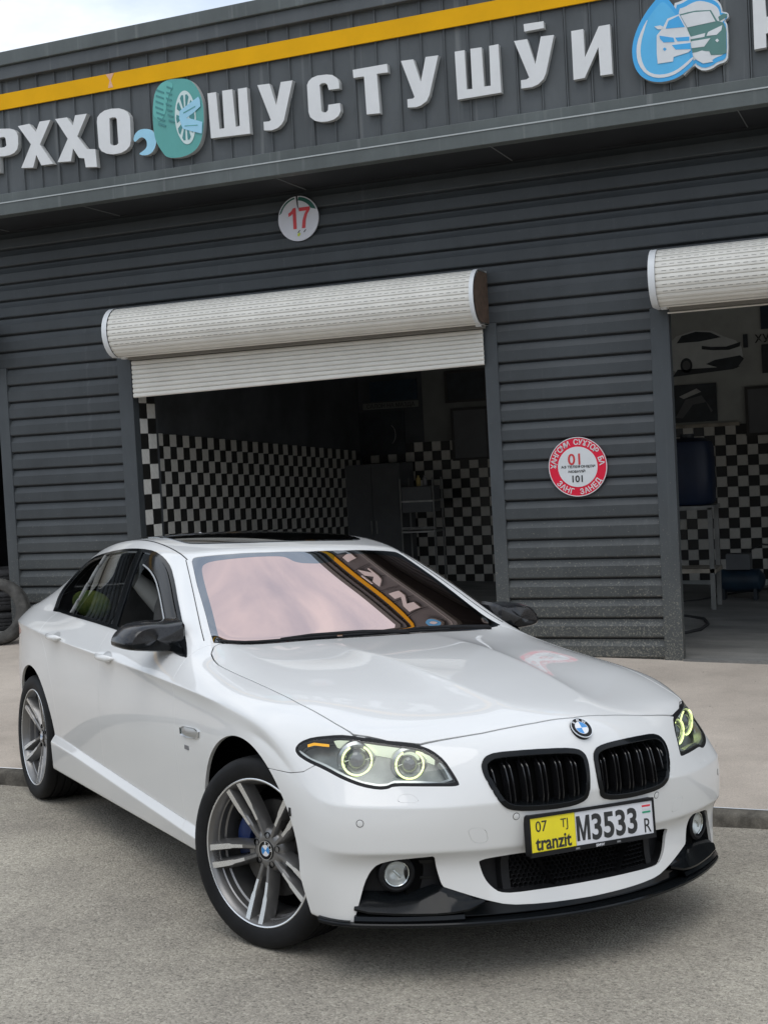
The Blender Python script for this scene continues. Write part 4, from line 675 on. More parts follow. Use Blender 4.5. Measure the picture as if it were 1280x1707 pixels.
def flanged(M,d=.014,side=None,lip=.0012):
    """fold the free edges back by d, with a tiny rounded lip"""
    if len(M.T)==0: return M
    e=np.concatenate([M.T[:,[0,1]],M.T[:,[1,2]],M.T[:,[2,0]]]); es=np.sort(e,1); key=es[:,0].astype(np.int64)*len(M.V)+es[:,1]; u,ix,ct=np.unique(key,return_index=True,return_counts=True); be=e[ix[ct==1]]
    if side is not None:
        mid=(M.V[be[:,0]]+M.V[be[:,1]])/2; be=be[side(mid)]
    if len(be)==0: return M
    a,b=be[:,0],be[:,1]; k=len(M.V); vs=np.unique(be); mp={}; idx=np.full(len(M.V),-1); idx[vs]=np.arange(len(vs))
    dirn=M.V[b]-M.V[a]; nrm=np.cross(dirn,(M.N[a]+M.N[b])); nrm/=np.maximum(1e-9,np.linalg.norm(nrm,axis=1))[:,None]
    acc=np.zeros((len(vs),3)); np.add.at(acc,idx[a],nrm); np.add.at(acc,idx[b],nrm); acc/=np.maximum(1e-9,np.linalg.norm(acc,axis=1))[:,None]
    N0=M.N[vs]; V0=M.V[vs]; n1=(acc+N0); n1/=np.linalg.norm(n1,axis=1)[:,None]
    rA=V0; rB=V0+acc*lip*.8-N0*lip; rC=V0+acc*lip*.8-N0*d
    n=len(vs); V=np.concatenate([M.V,rA,rB,rB,rC]); N=np.concatenate([M.N,N0,n1,acc,acc]); U=np.concatenate([M.U]+[M.U[vs]]*4)
    A,B=idx[a],idx[b]; q=[]
    for o1,o2 in ((k,k+n),(k+2*n,k+3*n)): q+= [np.stack([B+o1,A+o1,A+o2],1),np.stack([B+o1,A+o2,B+o2],1)]
    return Sh(V,N,np.concatenate([M.T]+q),U)
def emit(M,name,mats,parent,matid=None):
    if len(M.T)==0: return None
    me=D.meshes.new(name); me.vertices.add(len(M.V)); me.vertices.foreach_set('co',M.V.astype(np.float32).ravel()); me.loops.add(len(M.T)*3); me.loops.foreach_set('vertex_index',M.T.astype(np.int32).ravel()); me.polygons.add(len(M.T)); me.polygons.foreach_set('loop_start',np.arange(0,len(M.T)*3,3,dtype=np.int32))
    mats=mats if isinstance(mats,(list,tuple)) else [mats]; [me.materials.append(q) for q in mats]
    if matid is not None: me.polygons.foreach_set('material_index',matid.astype(np.int32))
    me.update(calc_edges=True); me.validate(); me.shade_smooth()
    if len(me.vertices)==len(M.N): me.normals_split_custom_set_from_vertices(M.N.astype(float).tolist())
    return link(name,me,parent)
# ---------------------------------------------------------------- car materials
def paint(name,c):
    m=D.materials.new(name); m.use_nodes=True; n=m.node_tree; p=n.nodes['Principled BSDF']; L=n.links.new; tc=nn(n,'ShaderNodeTexCoord')
    a=nn(n,'ShaderNodeTexNoise'); a.inputs['Scale'].default_value=2.2; a.inputs['Detail'].default_value=7; a.inputs['Roughness'].default_value=.6; L(tc.outputs['Object'],a.inputs['Vector'])
    r=nn(n,'ShaderNodeValToRGB'); L(a.outputs['Fac'],r.inputs[0]); e=r.color_ramp.elements; e[0].position=.3; e[0].color=(*[q*.955 for q in c],1); e[1].position=.7; e[1].color=(*c,1)
    s=nn(n,'ShaderNodeSeparateXYZ'); L(tc.outputs['Object'],s.inputs[0]); mr=nn(n,'ShaderNodeMapRange'); L(s.outputs[2],mr.inputs[0]); mr.inputs['From Min'].default_value=.2; mr.inputs['From Max'].default_value=.62; mr.inputs['To Min'].default_value=.34; mr.inputs['To Max'].default_value=0
    m2=nn(n,'ShaderNodeMath',operation='MULTIPLY'); L(mr.outputs[0],m2.inputs[0]); L(a.outputs['Fac'],m2.inputs[1]); x=nn(n,'ShaderNodeMix',data_type='RGBA'); L(m2.outputs[0],x.inputs['Factor']); L(r.outputs[0],x.inputs['A']); x.inputs['B'].default_value=(.45,.41,.35,1); L(x.outputs['Result'],p.inputs['Base Color'])
    p.inputs['Roughness'].default_value=.38; p.inputs['Specular IOR Level'].default_value=.3; p.inputs['Coat Weight'].default_value=1; p.inputs['Coat IOR'].default_value=1.5
    r2=nn(n,'ShaderNodeMapRange'); L(a.outputs['Fac'],r2.inputs[0]); r2.inputs['From Min'].default_value=.3; r2.inputs['From Max'].default_value=.7; r2.inputs['To Min'].default_value=.0; r2.inputs['To Max'].default_value=.04; L(r2.outputs[0],p.inputs['Coat Roughness'])
    return m
M_white=paint('white_paint',(.80,.795,.775)); M_gb=mat('gloss_black',(.006,.007,.008),.10,spec=.22,rvar=(5,.06,.14)); M_sb=mat('satin_black_plastic',(.013,.013,.014),.5,spec=.18,var=(14,.25)); M_void=mat('underbody_black',(.004,.004,.004),.95,spec=.05); M_chr=mat('chrome',(.75,.76,.77),.12,1); M_sil=mat('satin_silver',(.52,.53,.53),.3,.85)
M_film=thin_glass('filmed_windscreen',(.05,.045,.045),(.92,.69,.635),.98,.73); M_frit=thin_glass('windscreen_border',(.02,.02,.02),(.80,.84,.90),.95,.30); M_sg=thin_glass('front_side_glass',(.34,.36,.36),(.9,.93,.95),.9,.05); M_sg2=thin_glass('tinted_side_glass',(.36,.37,.36),(.9,.93,.95),.75,.04); M_lens=thin_glass('headlamp_lens',(.90,.92,.90),(1,1,1),.5,.04); M_rg=thin_glass('sunroof_glass',(.03,.03,.03),(.8,.82,.85),.9,.08,.03)
M_carb=mat('mirror_carbon',(.016,.016,.018),.16,spec=.45,coat=.1,var=(80,.3)); M_gun=mat('gunmetal_alloy',(.24,.235,.23),.34,.75,rvar=(9,.26,.42),var=(14,.10)); M_face=mat('machined_alloy',(.84,.84,.83),.26,.8,rvar=(12,.2,.36)); M_blue=mat('caliper_blue',(.006,.022,.10),.35,var=(20,.2)); M_disc=mat('brake_disc',(.10,.095,.09),.45,.8,var=(40,.2)); M_redl=mat('tail_lamp_red',(.45,.01,.01),.15,coat=.8); M_tyre=mat('tyre_black',(.013,.013,.0135),.62,spec=.18,var=(10,.3),bump=(80,.2,.002)); M_seat=mat('seat_grey',(.14,.135,.13),.7,var=(10,.2)); M_halo=mat('halo_light',(.8,.9,.3),.4,emit=((.84,1.0,.42),1.5)); M_brow=mat('lamp_brow',(.7,.72,.66),.25,emit=((.9,1,.78),.5)); M_amb=mat('indicator_amber',(.9,.40,.01),.35,emit=((1,.5,.02),.55)); M_bez=mat('lamp_bezel',(.27,.28,.27),.36,.5,var=(9,.3)); M_proj=mat('projector_glass',(.12,.13,.14),.05,.2,coat=1)
CAR=thing('parked_car','white saloon car with black grille and glowing ring headlights, parked before the garage','car')
CAR.matrix_world=Matrix(((0.787806,0.615604,0.019821,0),(-0.615645,0.786076,0.055366,0),(0.018503,-0.05582,0.998269,0),(0,0,0,1)))
V,N,T,UV=body_mesh(4); B0=Sh(V,N/np.linalg.norm(N,axis=1)[:,None],T,UV); BV=BVHTree.FromPolygons(V[::1].tolist(),T.tolist())
def surf_x(y,z,x0=2.5):
    h=BV.ray_cast(Vector((x0,y,z)),Vector((-1,0,0))); return h[0].x if h[0] else None
def surf_y(x,z,s=-1):
    h=BV.ray_cast(Vector((x,s*2,z)),Vector((0,-s,0))); return (h[0].y,h[1]) if h[0] else (s*.9,Vector((0,s,0)))
def surf_z(x,y):
    h=BV.ray_cast(Vector((x,y,3)),Vector((0,0,-1))); return h[0].z
def surf_s(s,z,sg=-1):
    """point and normal on the nose at chart position (s,z)"""
    th=s/.62; d=Vector((math.cos(th),sg*math.sin(th),0)); o=Vector((.1,sg*.35,z)); h=BV.ray_cast(o+d*2,-d); return (h[0],h[1]) if h[0] else (o+d*.6,d)
P_ws=[(-.670,-.3),(-.670,.0),(-.677,.2),(-.698,.48),(-.722,.62),(-.756,.722),(-.97,.670),(-1.2,.619),(-1.405,.563),(-1.422,.545),(-1.380,.385),(-1.350,.2),(-1.337,0),(-1.337,-.3)]
P_ws2=rnd([(-.708,-.3),(-.708,.0),(-.716,.25),(-.738,.50),(-.775,.66),(-.80,.680),(-.97,.636),(-1.2,.583),(-1.335,.545),(-1.358,.50),(-1.340,.385),(-1.318,.2),(-1.305,.13),(-1.25,.10),(-1.235,0),(-1.235,-.3)],2,(0,15))
P_dlo=rnd([(-2.93,1.034),(-3.045,1.118),(-3.055,1.165),(-3.0,1.225),(-2.90,1.277),(-2.727,1.330),(-2.418,1.3645),(-2.11,1.388),(-1.886,1.391),(-1.712,1.382),(-1.56,1.353),(-1.43,1.313),(-1.29,1.25),(-1.13,1.167),(-.916,1.053),(-.742,.966),(-1.10,1.000),(-1.61,1.0215),(-2.07,1.036),(-2.70,1.040)],1,(0,15))
P_hood=[(-.682,-.3),(-.682,0),(-.688,.2),(-.707,.48),(-.728,.62),(-.742,.700),(-.725,.735),(-.665,.772),(-.60,.788),(-.53,.797),(-.39,.792),(-.24,.784),(0,.778),(.145,.769),(.257,.7535),(.368,.7385),(.457,.722),(.543,.639),(.603,.553),(.640,.4285),(.664,.342),(.688,.217),(.700,.148),(.713,0),(.713,-.3)]
P_hl=rnd([(.7331,.7511),(.7204,.7741),(.6743,.7911),(.5583,.8034),(.5021,.8016),(.3585,.7875),(.235,.7745),(.190,.7580),(.1554,.7286),(.1324,.6852),(.1210,.6561),(.1262,.6485),(.22,.6500),(.3346,.6519),(.3555,.6431),(.3871,.6414),(.4411,.6502),(.5027,.6684),(.5864,.6959),(.6588,.7125),(.7142,.7317)],1)
P_kid=rnd([(.392,.703),(.376,.728),(.340,.741),(.220,.744),(.10,.741),(.045,.7335),(.024,.720),(.017,.697),(.019,.645),(.025,.597),(.036,.573),(.08,.5605),(.17,.5575),(.275,.563),(.325,.5715),(.354,.592),(.374,.632),(.388,.670)],1)
P_gri=rnd([(.407,.3955),(.385,.404),(.265,.4115),(0,.4135),(-.265,.4115),(-.27,.2865),(0,.2865),(.17,.2855),(.30,.2835),(.343,.289),(.368,.308),(.388,.3345)],1,(0,3,4,5,6))
P_fog=rnd([(.470,.19),(.4702,.2126),(.4529,.2758),(.4362,.3383),(.4174,.3757),(.3934,.4005),(.3401,.4152),(.2689,.4213),(.2063,.4261),(.1939,.3755),(.179,.3255),(.173,.3203),(.0488,.2744),(.0356,.270),(-.0292,.2500),(-.1268,.2430),(-.30,.240),(-.60,.240),(-.60,.10),(.470,.10)],1,(0,8,11,12,16,17,18,19))
hard=lambda z1,z2:None
B=clip(B0,-(B0.V[:,2]-.187))
wn,B=split(B,fpoly(B,P_ws,'xy',lambda x,y,z,u,v:(x>-1.7)&(x<-.4)&(v>8.8)&(u<17)),.001)
dl,B=split(B,fpoly(B,P_dlo,'xz',lambda x,y,z,u,v:(v>8)&(v<11.2)&(u>6)&(u<17)),0)
P_sun=rnd([(-1.53,-.3),(-1.53,0),(-1.545,.25),(-1.64,.47),(-1.76,.49),(-2.45,.49),(-2.52,.42),(-2.54,0),(-2.54,-.3)],2,(0,8))
sr_,B=split(B,fpoly(B,P_sun,'xy',lambda x,y,z,u,v:(z>1.3)),.001)
P_rw=rnd([(-2.86,-.3),(-2.86,0),(-2.89,.40),(-2.95,.51),(-3.36,.56),(-3.40,.50),(-3.41,0),(-3.41,-.3)],1,(0,7))
rw,B=split(B,fpoly(B,P_rw,'xy',lambda x,y,z,u,v:(x<-2.7)&(z>1.05)&(v>9.5)),.001)
def farch(M,cx,cz,r): 
    V=M.V; f=np.full(len(V),1.0); m=(np.abs(V[:,1])>.6)&(M.U[:,1]<8); f[m]=np.hypot(V[m,0]-cx,V[m,2]-cz)-r; low=m&(V[:,2]<cz)&(np.abs(V[:,0]-cx)<r+.2); f[low]=np.abs(V[low,0]-cx-(.055*(cz-V[low,2])/.15 if cx>-1 else 0)*(V[low,0]>cx))-r; return f
B=clip(B,-farch(B,-.045,.348,.400)); B=clip(B,-farch(B,-2.942,.348,.394))
hl_,B=split(B,fpoly(B,P_hl,'sz',lambda x,y,z,u,v:(x>.15)&(z>.5)&(z<.85)&((v<9.9)|(x>.4))),.0)
hood,B=split(B,fpoly(B,P_hood,'xy',lambda x,y,z,u,v:(z>.70)&(x>-.95)&(v>8.4)),.0036)
kid,B=split(B,fpoly(B,P_kid,'yz',lambda x,y,z,u,v:(x>.6)&(z>.5)&(z<.80)),.0)
gri,B=split(B,fpoly(B,P_gri,'yz',lambda x,y,z,u,v:(x>.55)&(z<.45)),.0)
fog,B=split(B,fpoly(B,P_fog,'sz',lambda x,y,z,u,v:(x>.3)&(z<.46)),.0)
gap_shell=merge(B,hood)
# seams
P_fen=[(-.640,.20),(-.660,.32),(-.690,.45),(-.705,.70),(-.722,.90),(-.7435,.966),(-.741,1.2),(.60,1.2),(.60,.75),(.43,.722),(.378,.683),(.318,.6715),(.208,.670),(.1,.67),(.1,.20)]
fen,B=split(B,fpoly(B,P_fen,'xz',lambda x,y,z,u,v:(y>.5)&(x<.66)),.0020)
bum,B=(clip(B,-(B.V[:,0]-.0)+.0),clip(B,(B.V[:,0]-.0)))
for P_,nm in (([(.1086,.515),(.052,.513),(.040,.4612),(.0892,.4631)],'tow'),([(.325,.606),(.318,.627),(.275,.628),(.250,.603)],'wash')): pass
tow,bum=split(bum,fpoly(bum,rnd([(.1086,.515),(.050,.513),(.038,.4612),(.0892,.4631)],1),'sz',lambda x,y,z,u,v:(x>.5)),.0010)
was,bum=split(bum,fpoly(bum,rnd([(.328,.604),(.314,.628),(.275,.629),(.250,.603)],1),'sz',lambda x,y,z,u,v:(x>.5)),.0008)
P_sill=[(-.3,.310),(-.40,.312),(-.53,.318),(-1.18,.3495),(-1.82,.3806),(-2.40,.4087),(-2.45,.411),(-2.62,.412),(-2.62,.05),(-.3,.05)]
sil,B=split(B,fpoly(B,P_sill,'xz',lambda x,y,z,u,v:(y>.5)&(v<5)),.0012)
P_fd=[(-.5,.10),(-.5,.95),(-.7435,.966),(-.7440,1.2),(-1.2,1.42),(-1.86,1.405),(-1.795,1.25),(-1.708,1.03),(-1.700,.75),(-1.715,.45),(-1.72,.10)]
fd,B=split(B,fpoly(B,P_fd,'xz',lambda x,y,z,u,v:(y>.5)&(v<9.05)),.0018)
P_rd=[(-1.60,.10),(-1.60,1.3),(-2.88,1.3),(-2.84,1.05),(-2.72,.93),(-2.60,.80),(-2.50,.66),(-2.468,.50),(-2.462,.10)]
rd,B=split(B,fpoly(B,P_rd,'xz',lambda x,y,z,u,v:(y>.5)&(v<9.05)),.0018)
P_tl=rnd([(-3.20,.905),(-3.34,.938),(-3.56,.955),(-3.9,.965),(-4.2,.96),(-4.2,.84),(-3.70,.845),(-3.42,.872)],1)
tl,B=split(B,fpoly(B,P_tl,'xz',lambda x,y,z,u,v:(v<9)),.001)
bl,B=split(B,fpoly(B,[(-3.42,.05),(-3.36,.30),(-3.38,.60),(-3.50,.80),(-3.70,.80),(-5,.80),(-5,.05)],'xz',lambda x,y,z,u,v:v<8),.0015)
tr_,B=split(B,fpoly(B,[(-3.43,-.3),(-3.43,.55),(-3.62,.62),(-3.9,.60),(-5,.60),(-5,-.3)],'xy',lambda x,y,z,u,v:(z>.80)),.0015)
F=lambda M,d=.014:flanged(M,d)
emit(F(hood,.020),'bonnet',M_white,CAR); emit(F(bum,.012),'front_bumper',M_white,CAR)
for s in (-1,1):
    emit(flanged(half(fen,s),.014),'front_wing',M_white,CAR); FD=emit(F(half(fd,s)),'front_door',M_white,CAR); RD=emit(F(half(rd,s)),'rear_door',M_white,CAR); emit(F(half(sil,s),.02),'side_skirt',M_white,CAR); emit(half(tl,s),'tail_lamp',M_redl,CAR)
    emit(F(half(tow,s),.006),'tow_cover' ,M_white,CAR); emit(F(half(was,s),.006),'washer_cover',M_white,CAR)
    for nm,x,z,L_ in ((FD,-1.560,.905,.205),(RD,-2.420,.936,.205)):
        # handle: grab bar over a flat grey patch painting the cup's shade
        y,n_=surf_y(x,z,s); hd=[]
        b=MB(); rows=[]
        for i in range(13):
            t_=i/12; xx=x-L_/2+L_*t_; yy=surf_y(xx,z,s)[0]; w_=.013*(1-(2*t_-1)**6)**.5+.003; o_=.006+.030*math.sin(math.pi*min(1,max(0,t_)))**.35
            rows.append([(xx,yy+s*(o_-.004+.011*math.cos(a)*(1 if t_>.02 else .4)),z+w_*math.sin(a)) for a in [2*math.pi*k/12 for k in range(12)]])
        b.grid(rows,cv=True); b.add(rows[0],[tuple(range(12))]); b.add(rows[-1],[tuple(range(12))]); b.build('door_handle',M_white,nm,smooth=50)
        b=MB(); pts=[]; 
        rows=[]
        for r_ in (1,.86,.5,.0):
            rows.append([(x+.005+.062*r_*math.cos(a),surf_y(x+.062*r_*math.cos(a),z-.004+.030*r_*math.sin(a),s)[0]+s*(.0012 if r_==1 else .0016),z-.004+.030*r_*math.sin(a)) for a in [2*math.pi*k/24 for k in range(24)]])
        b.grid(rows,cv=True); b.build('handle_shade',mat('cup_shade',(.50,.50,.49),.3,coat=.6),nm,smooth=60)
emit(F(B),'body_shell',M_white,CAR); emit(F(bl,.03),'rear_bumper',M_white,CAR); emit(F(tr_),'boot_lid',M_white,CAR)
lin=off(gap_shell,-.008); emit(Sh(lin.V,lin.N,lin.T,lin.U),'gap_shade_shell',M_void,CAR)  # black shell added behind the panels, standing in for shade in their gaps
f=fpoly(off(wn,0),P_ws2,'xy'); 
# clear patch of the sensor housing behind the glass
film,frit=split(wn,f,0)
emit(off(film,-.002),'windscreen',M_film,CAR); emit(off(frit,-.002),'windscreen_border',M_frit,CAR); emit(off(rw,-.002),'rear_window',M_frit,CAR)
sp,su=split(sr_,fpoly(sr_,[(-2.00,-.5),(-2.00,.6),(-2.03,.6),(-2.03,-.5)],'xy'),0); emit(flanged(off(su,.005),.01),'sunroof',M_rg,CAR); emit(off(sp,-.004),'sunroof_gap',M_void,CAR)
# side windows
fD=lambda M,g=0:fpoly(M,P_dlo,'xz')+g
for s in (-1,1):
    d_=half(dl,s); g_=fpoly(d_,P_dlo,'xz'); rim,inn=clip(d_,-(g_+.013)),clip(d_,g_+.013)
    emit(flanged(off(rim,.0035),.012),'window_trim',M_gb,CAR)
    P_b=[(-1.625,.95),(-1.633,1.02),(-1.868,1.42),(-1.945,1.42),(-1.705,1.02),(-1.70,.95)]; bp,inn=split(inn,fpoly(inn,P_b,'xz'),.002); emit(flanged(off(bp,.003),.012),'pillar_cover',M_gb,CAR)
    edge=[(-1.705,1.02),(-1.718,1.02),(-1.958,1.42),(-1.945,1.42)]; ed,inn=split(inn,fpoly(inn,[(-1.7,1.0),(-1.712,1.0),(-1.965,1.45),(-1.953,1.45)],'xz'),0)
    emit(flanged(off(ed,.001),.01),'rubber_seal',M_sb,CAR)
    P_q=[(-2.412,1.40),(-2.484,1.00),(-2.508,1.00),(-2.436,1.40)]; qd,inn=split(inn,fpoly(inn,P_q,'xz'),0); emit(flanged(off(qd,.004),.01),'quarter_bar',mat('quarter_bar_grey',(.30,.30,.29),.35,.3) if s<0 else M_sb,CAR)
    P_m=[(-.70,.93),(-.70,1.2),(-.935,1.2),(-.905,1.00),(-.885,.93)]; mt,inn=split(inn,fpoly(inn,P_m,'xz'),0); emit(flanged(off(mt,.004),.012),'mirror_triangle',M_gb,CAR)
    x=inn.V[:,0]; fr=clip(inn,-(x+1.70)); re=clip(inn,(x+1.70)); qr=clip(re,(re.V[:,0]+2.47)); rr=clip(re,-(re.V[:,0]+2.47))
    low=[(a-.012,b-.060 if b>1.05 else b-.02) for a,b in P_dlo]; fr2=clip(fr,fpoly(fr,low,'xz'))
    vz=clip(fr,-(fpoly(fr,[(a,b-.060 if b>1.05 else b-.02) for a,b in P_dlo],'xz'))); emit(off(vz,.010),'wind_deflector',M_gb,CAR); emit(off(rr,-.004),'rear_side_window',M_sg2,CAR); emit(off(qr,-.004),'quarter_window',M_sg2,CAR)
    ch=clip(fr,fpoly(fr,low,'xz')); ch=clip(ch,-(fpoly(ch,low,'xz')+.006)); ch=clip(ch,-(ch.V[:,2]-1.05)); emit(off(ch,.012),'deflector_edge',M_sil,CAR)
# cowl strip under the windscreen and wipers
b=MB(); ys=[-.70+1.4*i/20 for i in range(21)]; 
cw=lambda y:(-.678-.02*abs(y)**1.2*1.0-.09*abs(y)**3)
b.grid([[(cw(y)+.03,y,surf_z(cw(y)+.05,y)-.030),(cw(y)-.02,y,surf_z(cw(y)-.02,y)-.020),(cw(y)-.06,y,surf_z(cw(y)-.05,y)-.014)] for y in ys]); b.build('cowl_panel',M_sb,CAR)
def wiper(pts,blade):
    t=D.objects.new('wiper',None); COL.objects.link(t); t.parent=CAR; P=[(x,y,surf_z(x,y)+h) for x,y,h in pts]; b=MB(); b.tube(P,[.010,.008,.006,.005][:len(P)] if len(P)<5 else .006,8); b.build('wiper_arm',M_sb,t); Q=[(x,y,surf_z(x,y)+.009) for x,y in blade]; b=MB(); b.tube(Q,.0065,6); b.build('wiper_blade',M_sb,t)
eg=lambda y:-(.671+.20*max(0,abs(y)-.05)**2.6*.8)-.018
wiper([(-.680,.16,.010),(eg(-.05)-.01,-.05,.018),(eg(-.30)-.008,-.30,.020),(eg(-.44)-.004,-.44,.014)],[(eg(-.18-.052*i)-.006,-.18-.052*i) for i in range(11)])
wiper([(-.715,.62,.010),(eg(.45)-.01,.45,.018),(eg(.25)-.008,.25,.020),(eg(.12)-.004,.12,.014)],[(eg(.40-.055*i)-.006,.40-.055*i) for i in range(11)])
for y in (.16,.62): b=MB(); xq=-.680 if y<.3 else -.715; b.tube([(xq,y,surf_z(xq,y)-.01),(xq,y,surf_z(xq,y)+.012)],.014,14); b.build('wiper_pivot',M_sb,CAR)
# interior
b=MB(); b.box(-3.0,-.75,-.60,.60,.30,.72); b.build('cabin_floor',M_void,CAR,smooth=0)
b=MB(); b.grid([[(-.80,y,.97),(-1.02,y,1.0),(-1.15,y,.93),(-1.18,y,.70)] for y in (-.68,-.3,0,.3,.68)]); b.build('dashboard',M_sb,CAR)
def pill(cx,cy,cz,a,b_,c_,rot=0,n=3.0):
    rows=[]; m_=MB()
    for i in range(13):
        ph=-math.pi/2+math.pi*i/12; k=abs(math.cos(ph))**(2/n); h=(abs(math.sin(ph))**(2/n))*(1 if ph>0 else -1)
        rows.append([(cx+a*k*(abs(math.cos(t))**(2/n))*(1 if math.cos(t)>0 else -1)+math.sin(rot)*c_*h,cy+b_*k*(abs(math.sin(t))**(2/n))*(1 if math.sin(t)>0 else -1),cz+c_*h) for t in [2*math.pi*q/20 for q in range(20)]])
    m_.grid(rows,cv=True); return m_
for y in (-.37,.37):
    t=D.objects.new('front_seat',None); COL.objects.link(t); t.parent=CAR
    pill(-1.78,y,.92,.075,.235,.30,-.35).build('seat_back',M_seat,t,smooth=60); pill(-1.90,y,1.245,.05,.13,.085,-.1).build('headrest',M_seat,t,smooth=60); pill(-1.50,y,.66,.27,.24,.08).build('seat_base',M_seat,t,smooth=60)
pill(-2.75,0,.92,.09,.60,.28,-.4).build('rear_seat',M_seat,CAR,smooth=60)
b=MB(); b.tube([(-1.20+.06*math.sin(a)*.6,.37+.185*math.cos(a),.97+.17*math.sin(a)) for a in [2*math.pi*i/28 for i in range(28)]],.015,8,closed=True); b.build('steering_wheel',M_sb,CAR)
b=MB(); b.tube([(-2.35,-.50,1.215),(-2.20,-.50,1.17),(-1.95,-.50,1.09),(-1.72,-.50,1.0)],[.040,.050,.056,.06],12); b.build('seat_bolster',mat('trim_grey',(.40,.385,.36),.6),CAR)
b=MB(); b.box(-1.31,-1.27,-.10,.06,1.275,1.325); b.build('rear_view_mirror',mat('mirror_housing_grey',(.45,.50,.56),.3),CAR,smooth=0)
# ---------------------------------------------------------------- nose: grilles, lamps, plate, badges
M_slat=mat('grille_bar_black',(.010,.010,.011),.16,spec=.6)
M_refl=mat('fog_reflector_silver',(.74,.74,.74),.28,.55)
kring=clip(kid,-(fpoly(kid,P_kid,'yz')+.017))
bum_k=clip(B0,np.where((B0.V[:,0]>.6)&(B0.V[:,2]>.5)&(B0.V[:,2]<.8),np.abs(fpoly(B0,P_kid,'yz',lambda x,y,z,u,v:(x>.6)&(z>.5)&(z<.8)&(y>.0))+.004)-.0068,1.0))
for s in (-1,1):
    g=D.objects.new('kidney_grille',None); COL.objects.link(g); g.parent=CAR
    emit(flanged(off(half(bum_k,s),.006),.055,lip=.003),'grille_surround',M_gb,g)
    b=MB(); 
    for i in range(15):
        for j in range(9): pass
    rows=[[(surf_x(s*y,z)-.058,s*y,z) for z in [.55+.2*j/8 for j in range(9)]] for y in [.008+.40*i/16 for i in range(17)]]; b.grid(rows); b.build('grille_backing',M_void,g)
    for k in range(6):
        for dy in (-.0085,.0085):
            yc=.062+.0605*k+dy; zz=[.5+.26*i/52 for i in range(53)]; zz=[z for z in zz if sdp(np.array([[yc,z]]),P_kid)[0]<-.010]
            if not zz: continue
            b=MB(); rows=[]
            zt=zz[-1]
            for z in zz:
                x=surf_x(s*yc,z)-.014-.028*max(0,(z-(zt-.034))/.034)**1.2; q=.0042
                rows.append([(x,s*yc-q*.6,z),(x+.0025,s*yc,z),(x,s*yc+q*.6,z),(x-.03,s*yc+q,z),(x-.03,s*yc-q,z)])
            b.grid(rows,cv=True); b.build('grille_bar',M_slat,g,smooth=30)
# lower intake: recess, frame and honeycomb
t=D.objects.new('lower_intake',None); COL.objects.link(t); t.parent=CAR
xr=lambda y,z,d=.03:surf_x(y,z)-d
b=MB(); b.grid([[(xr(y,z,.075),y,z) for z in (.27,.30,.34,.38,.43)] for y in [-.42+.84*i/24 for i in range(25)]]); b.build('intake_backing',M_void,t)
b=MB(); cw_,ch_=.0185,.0165; ny=int(.56/cw_); 
for j in range(9):
    for i in range(ny+1):
        y=-.28+cw_*i+(cw_/2 if j%2 else 0); z=.2865+ch_*.82*j; 
        if abs(y)>.285 or z>.412: continue
        x=xr(y,z,.030); hx=[(y+cw_*.5*math.sin(math.pi/3*k)/math.sin(math.pi/3)*.98,z+ch_*.54*math.cos(math.pi/3*k)) for k in range(6)]; hi=[(y+(a-y)*.80,z+(c-z)*.78) for a,c in hx]
        v=[(x,a,c) for a,c in hx]+[(x+.002,a,c) for a,c in hi]+[(x-.03,a,c) for a,c in hi]; b.add(v,[(k,(k+1)%6,6+(k+1)%6,6+k) for k in range(6)]+[(6+k,6+(k+1)%6,12+(k+1)%6,12+k) for k in range(6)])
tag(b.build('honeycomb',M_sb,t,smooth=0,fix=False),kind='stuff')
for s in (-1,1):
    b=MB(); b.grid([[(xr(s*y,z,.022 if 0<i<3 else .05),s*y,z) for i,y in enumerate((.288,.290,.318,.320))] for z in (.283,.33,.38,.415)]); b.build('intake_frame',M_sb,t,smooth=30)
    b=MB(); b.grid([[(xr(s*y,z,.05),s*y,z) for y in (.32,.36,.42)] for z in (.27,.33,.38,.42)]); b.build('side_blank',M_sb,t)
ed=P_gri; b=MB(); b.grid([[(surf_x(s*a,c)-d_,s*a,c) for a,c in ed if a>.05 for s in (1,)] for d_ in (.010,.075)]); b.build('intake_wall',M_sb,t); b=MB(); b.grid([[(surf_x(-a,c)-d_,-a,c) for a,c in ed if a>.05] for d_ in (.010,.075)]); b.build('intake_wall',M_sb,t)
b=MB(); b.grid([[(xr(y,.289,.004),y,.287),(xr(y,.289,.022),y,.292),(xr(y,.289,.045),y,.290)] for y in [-.37+.74*i/20 for i in range(21)]]); b.build('intake_lip',M_sb,t)
# number plate
NP=D.objects.new('number_plate',None); COL.objects.link(NP); NP.parent=CAR; NP.location=(.817,-.005,.4755); NP.rotation_euler=(0,math.radians(-5.5),0)
def npf(x0,d): return lambda a,c,tt:(x0-d*tt,a,c)
def rrect(w_,h,r,n=5): return [(sx*(w_/2-r)+r*math.cos(a),sz*(h/2-r)+r*math.sin(a)) for sx,sz,a0 in ((1,1,0),(-1,1,90),(-1,-1,180),(1,-1,270)) for a in [math.radians(a0+90*i/n) for i in range(n+1)]]
b=MB(); b.prism([rrect(.532,.136,.008)],npf(.004,.024)); b.build('plate_frame',M_sb,NP,smooth=0)
Mpw=mat('plate_white',(.68,.68,.70),.35,var=(8,.05)); Mpy=mat('plate_yellow',(.86,.72,.015),.38,var=(8,.06)); Mtxt=mat('plate_ink',(.02,.02,.02),.5); Mpr=mat('plate_red',(.70,.03,.05),.5); Mpg=mat('plate_green',(.02,.30,.16),.5)
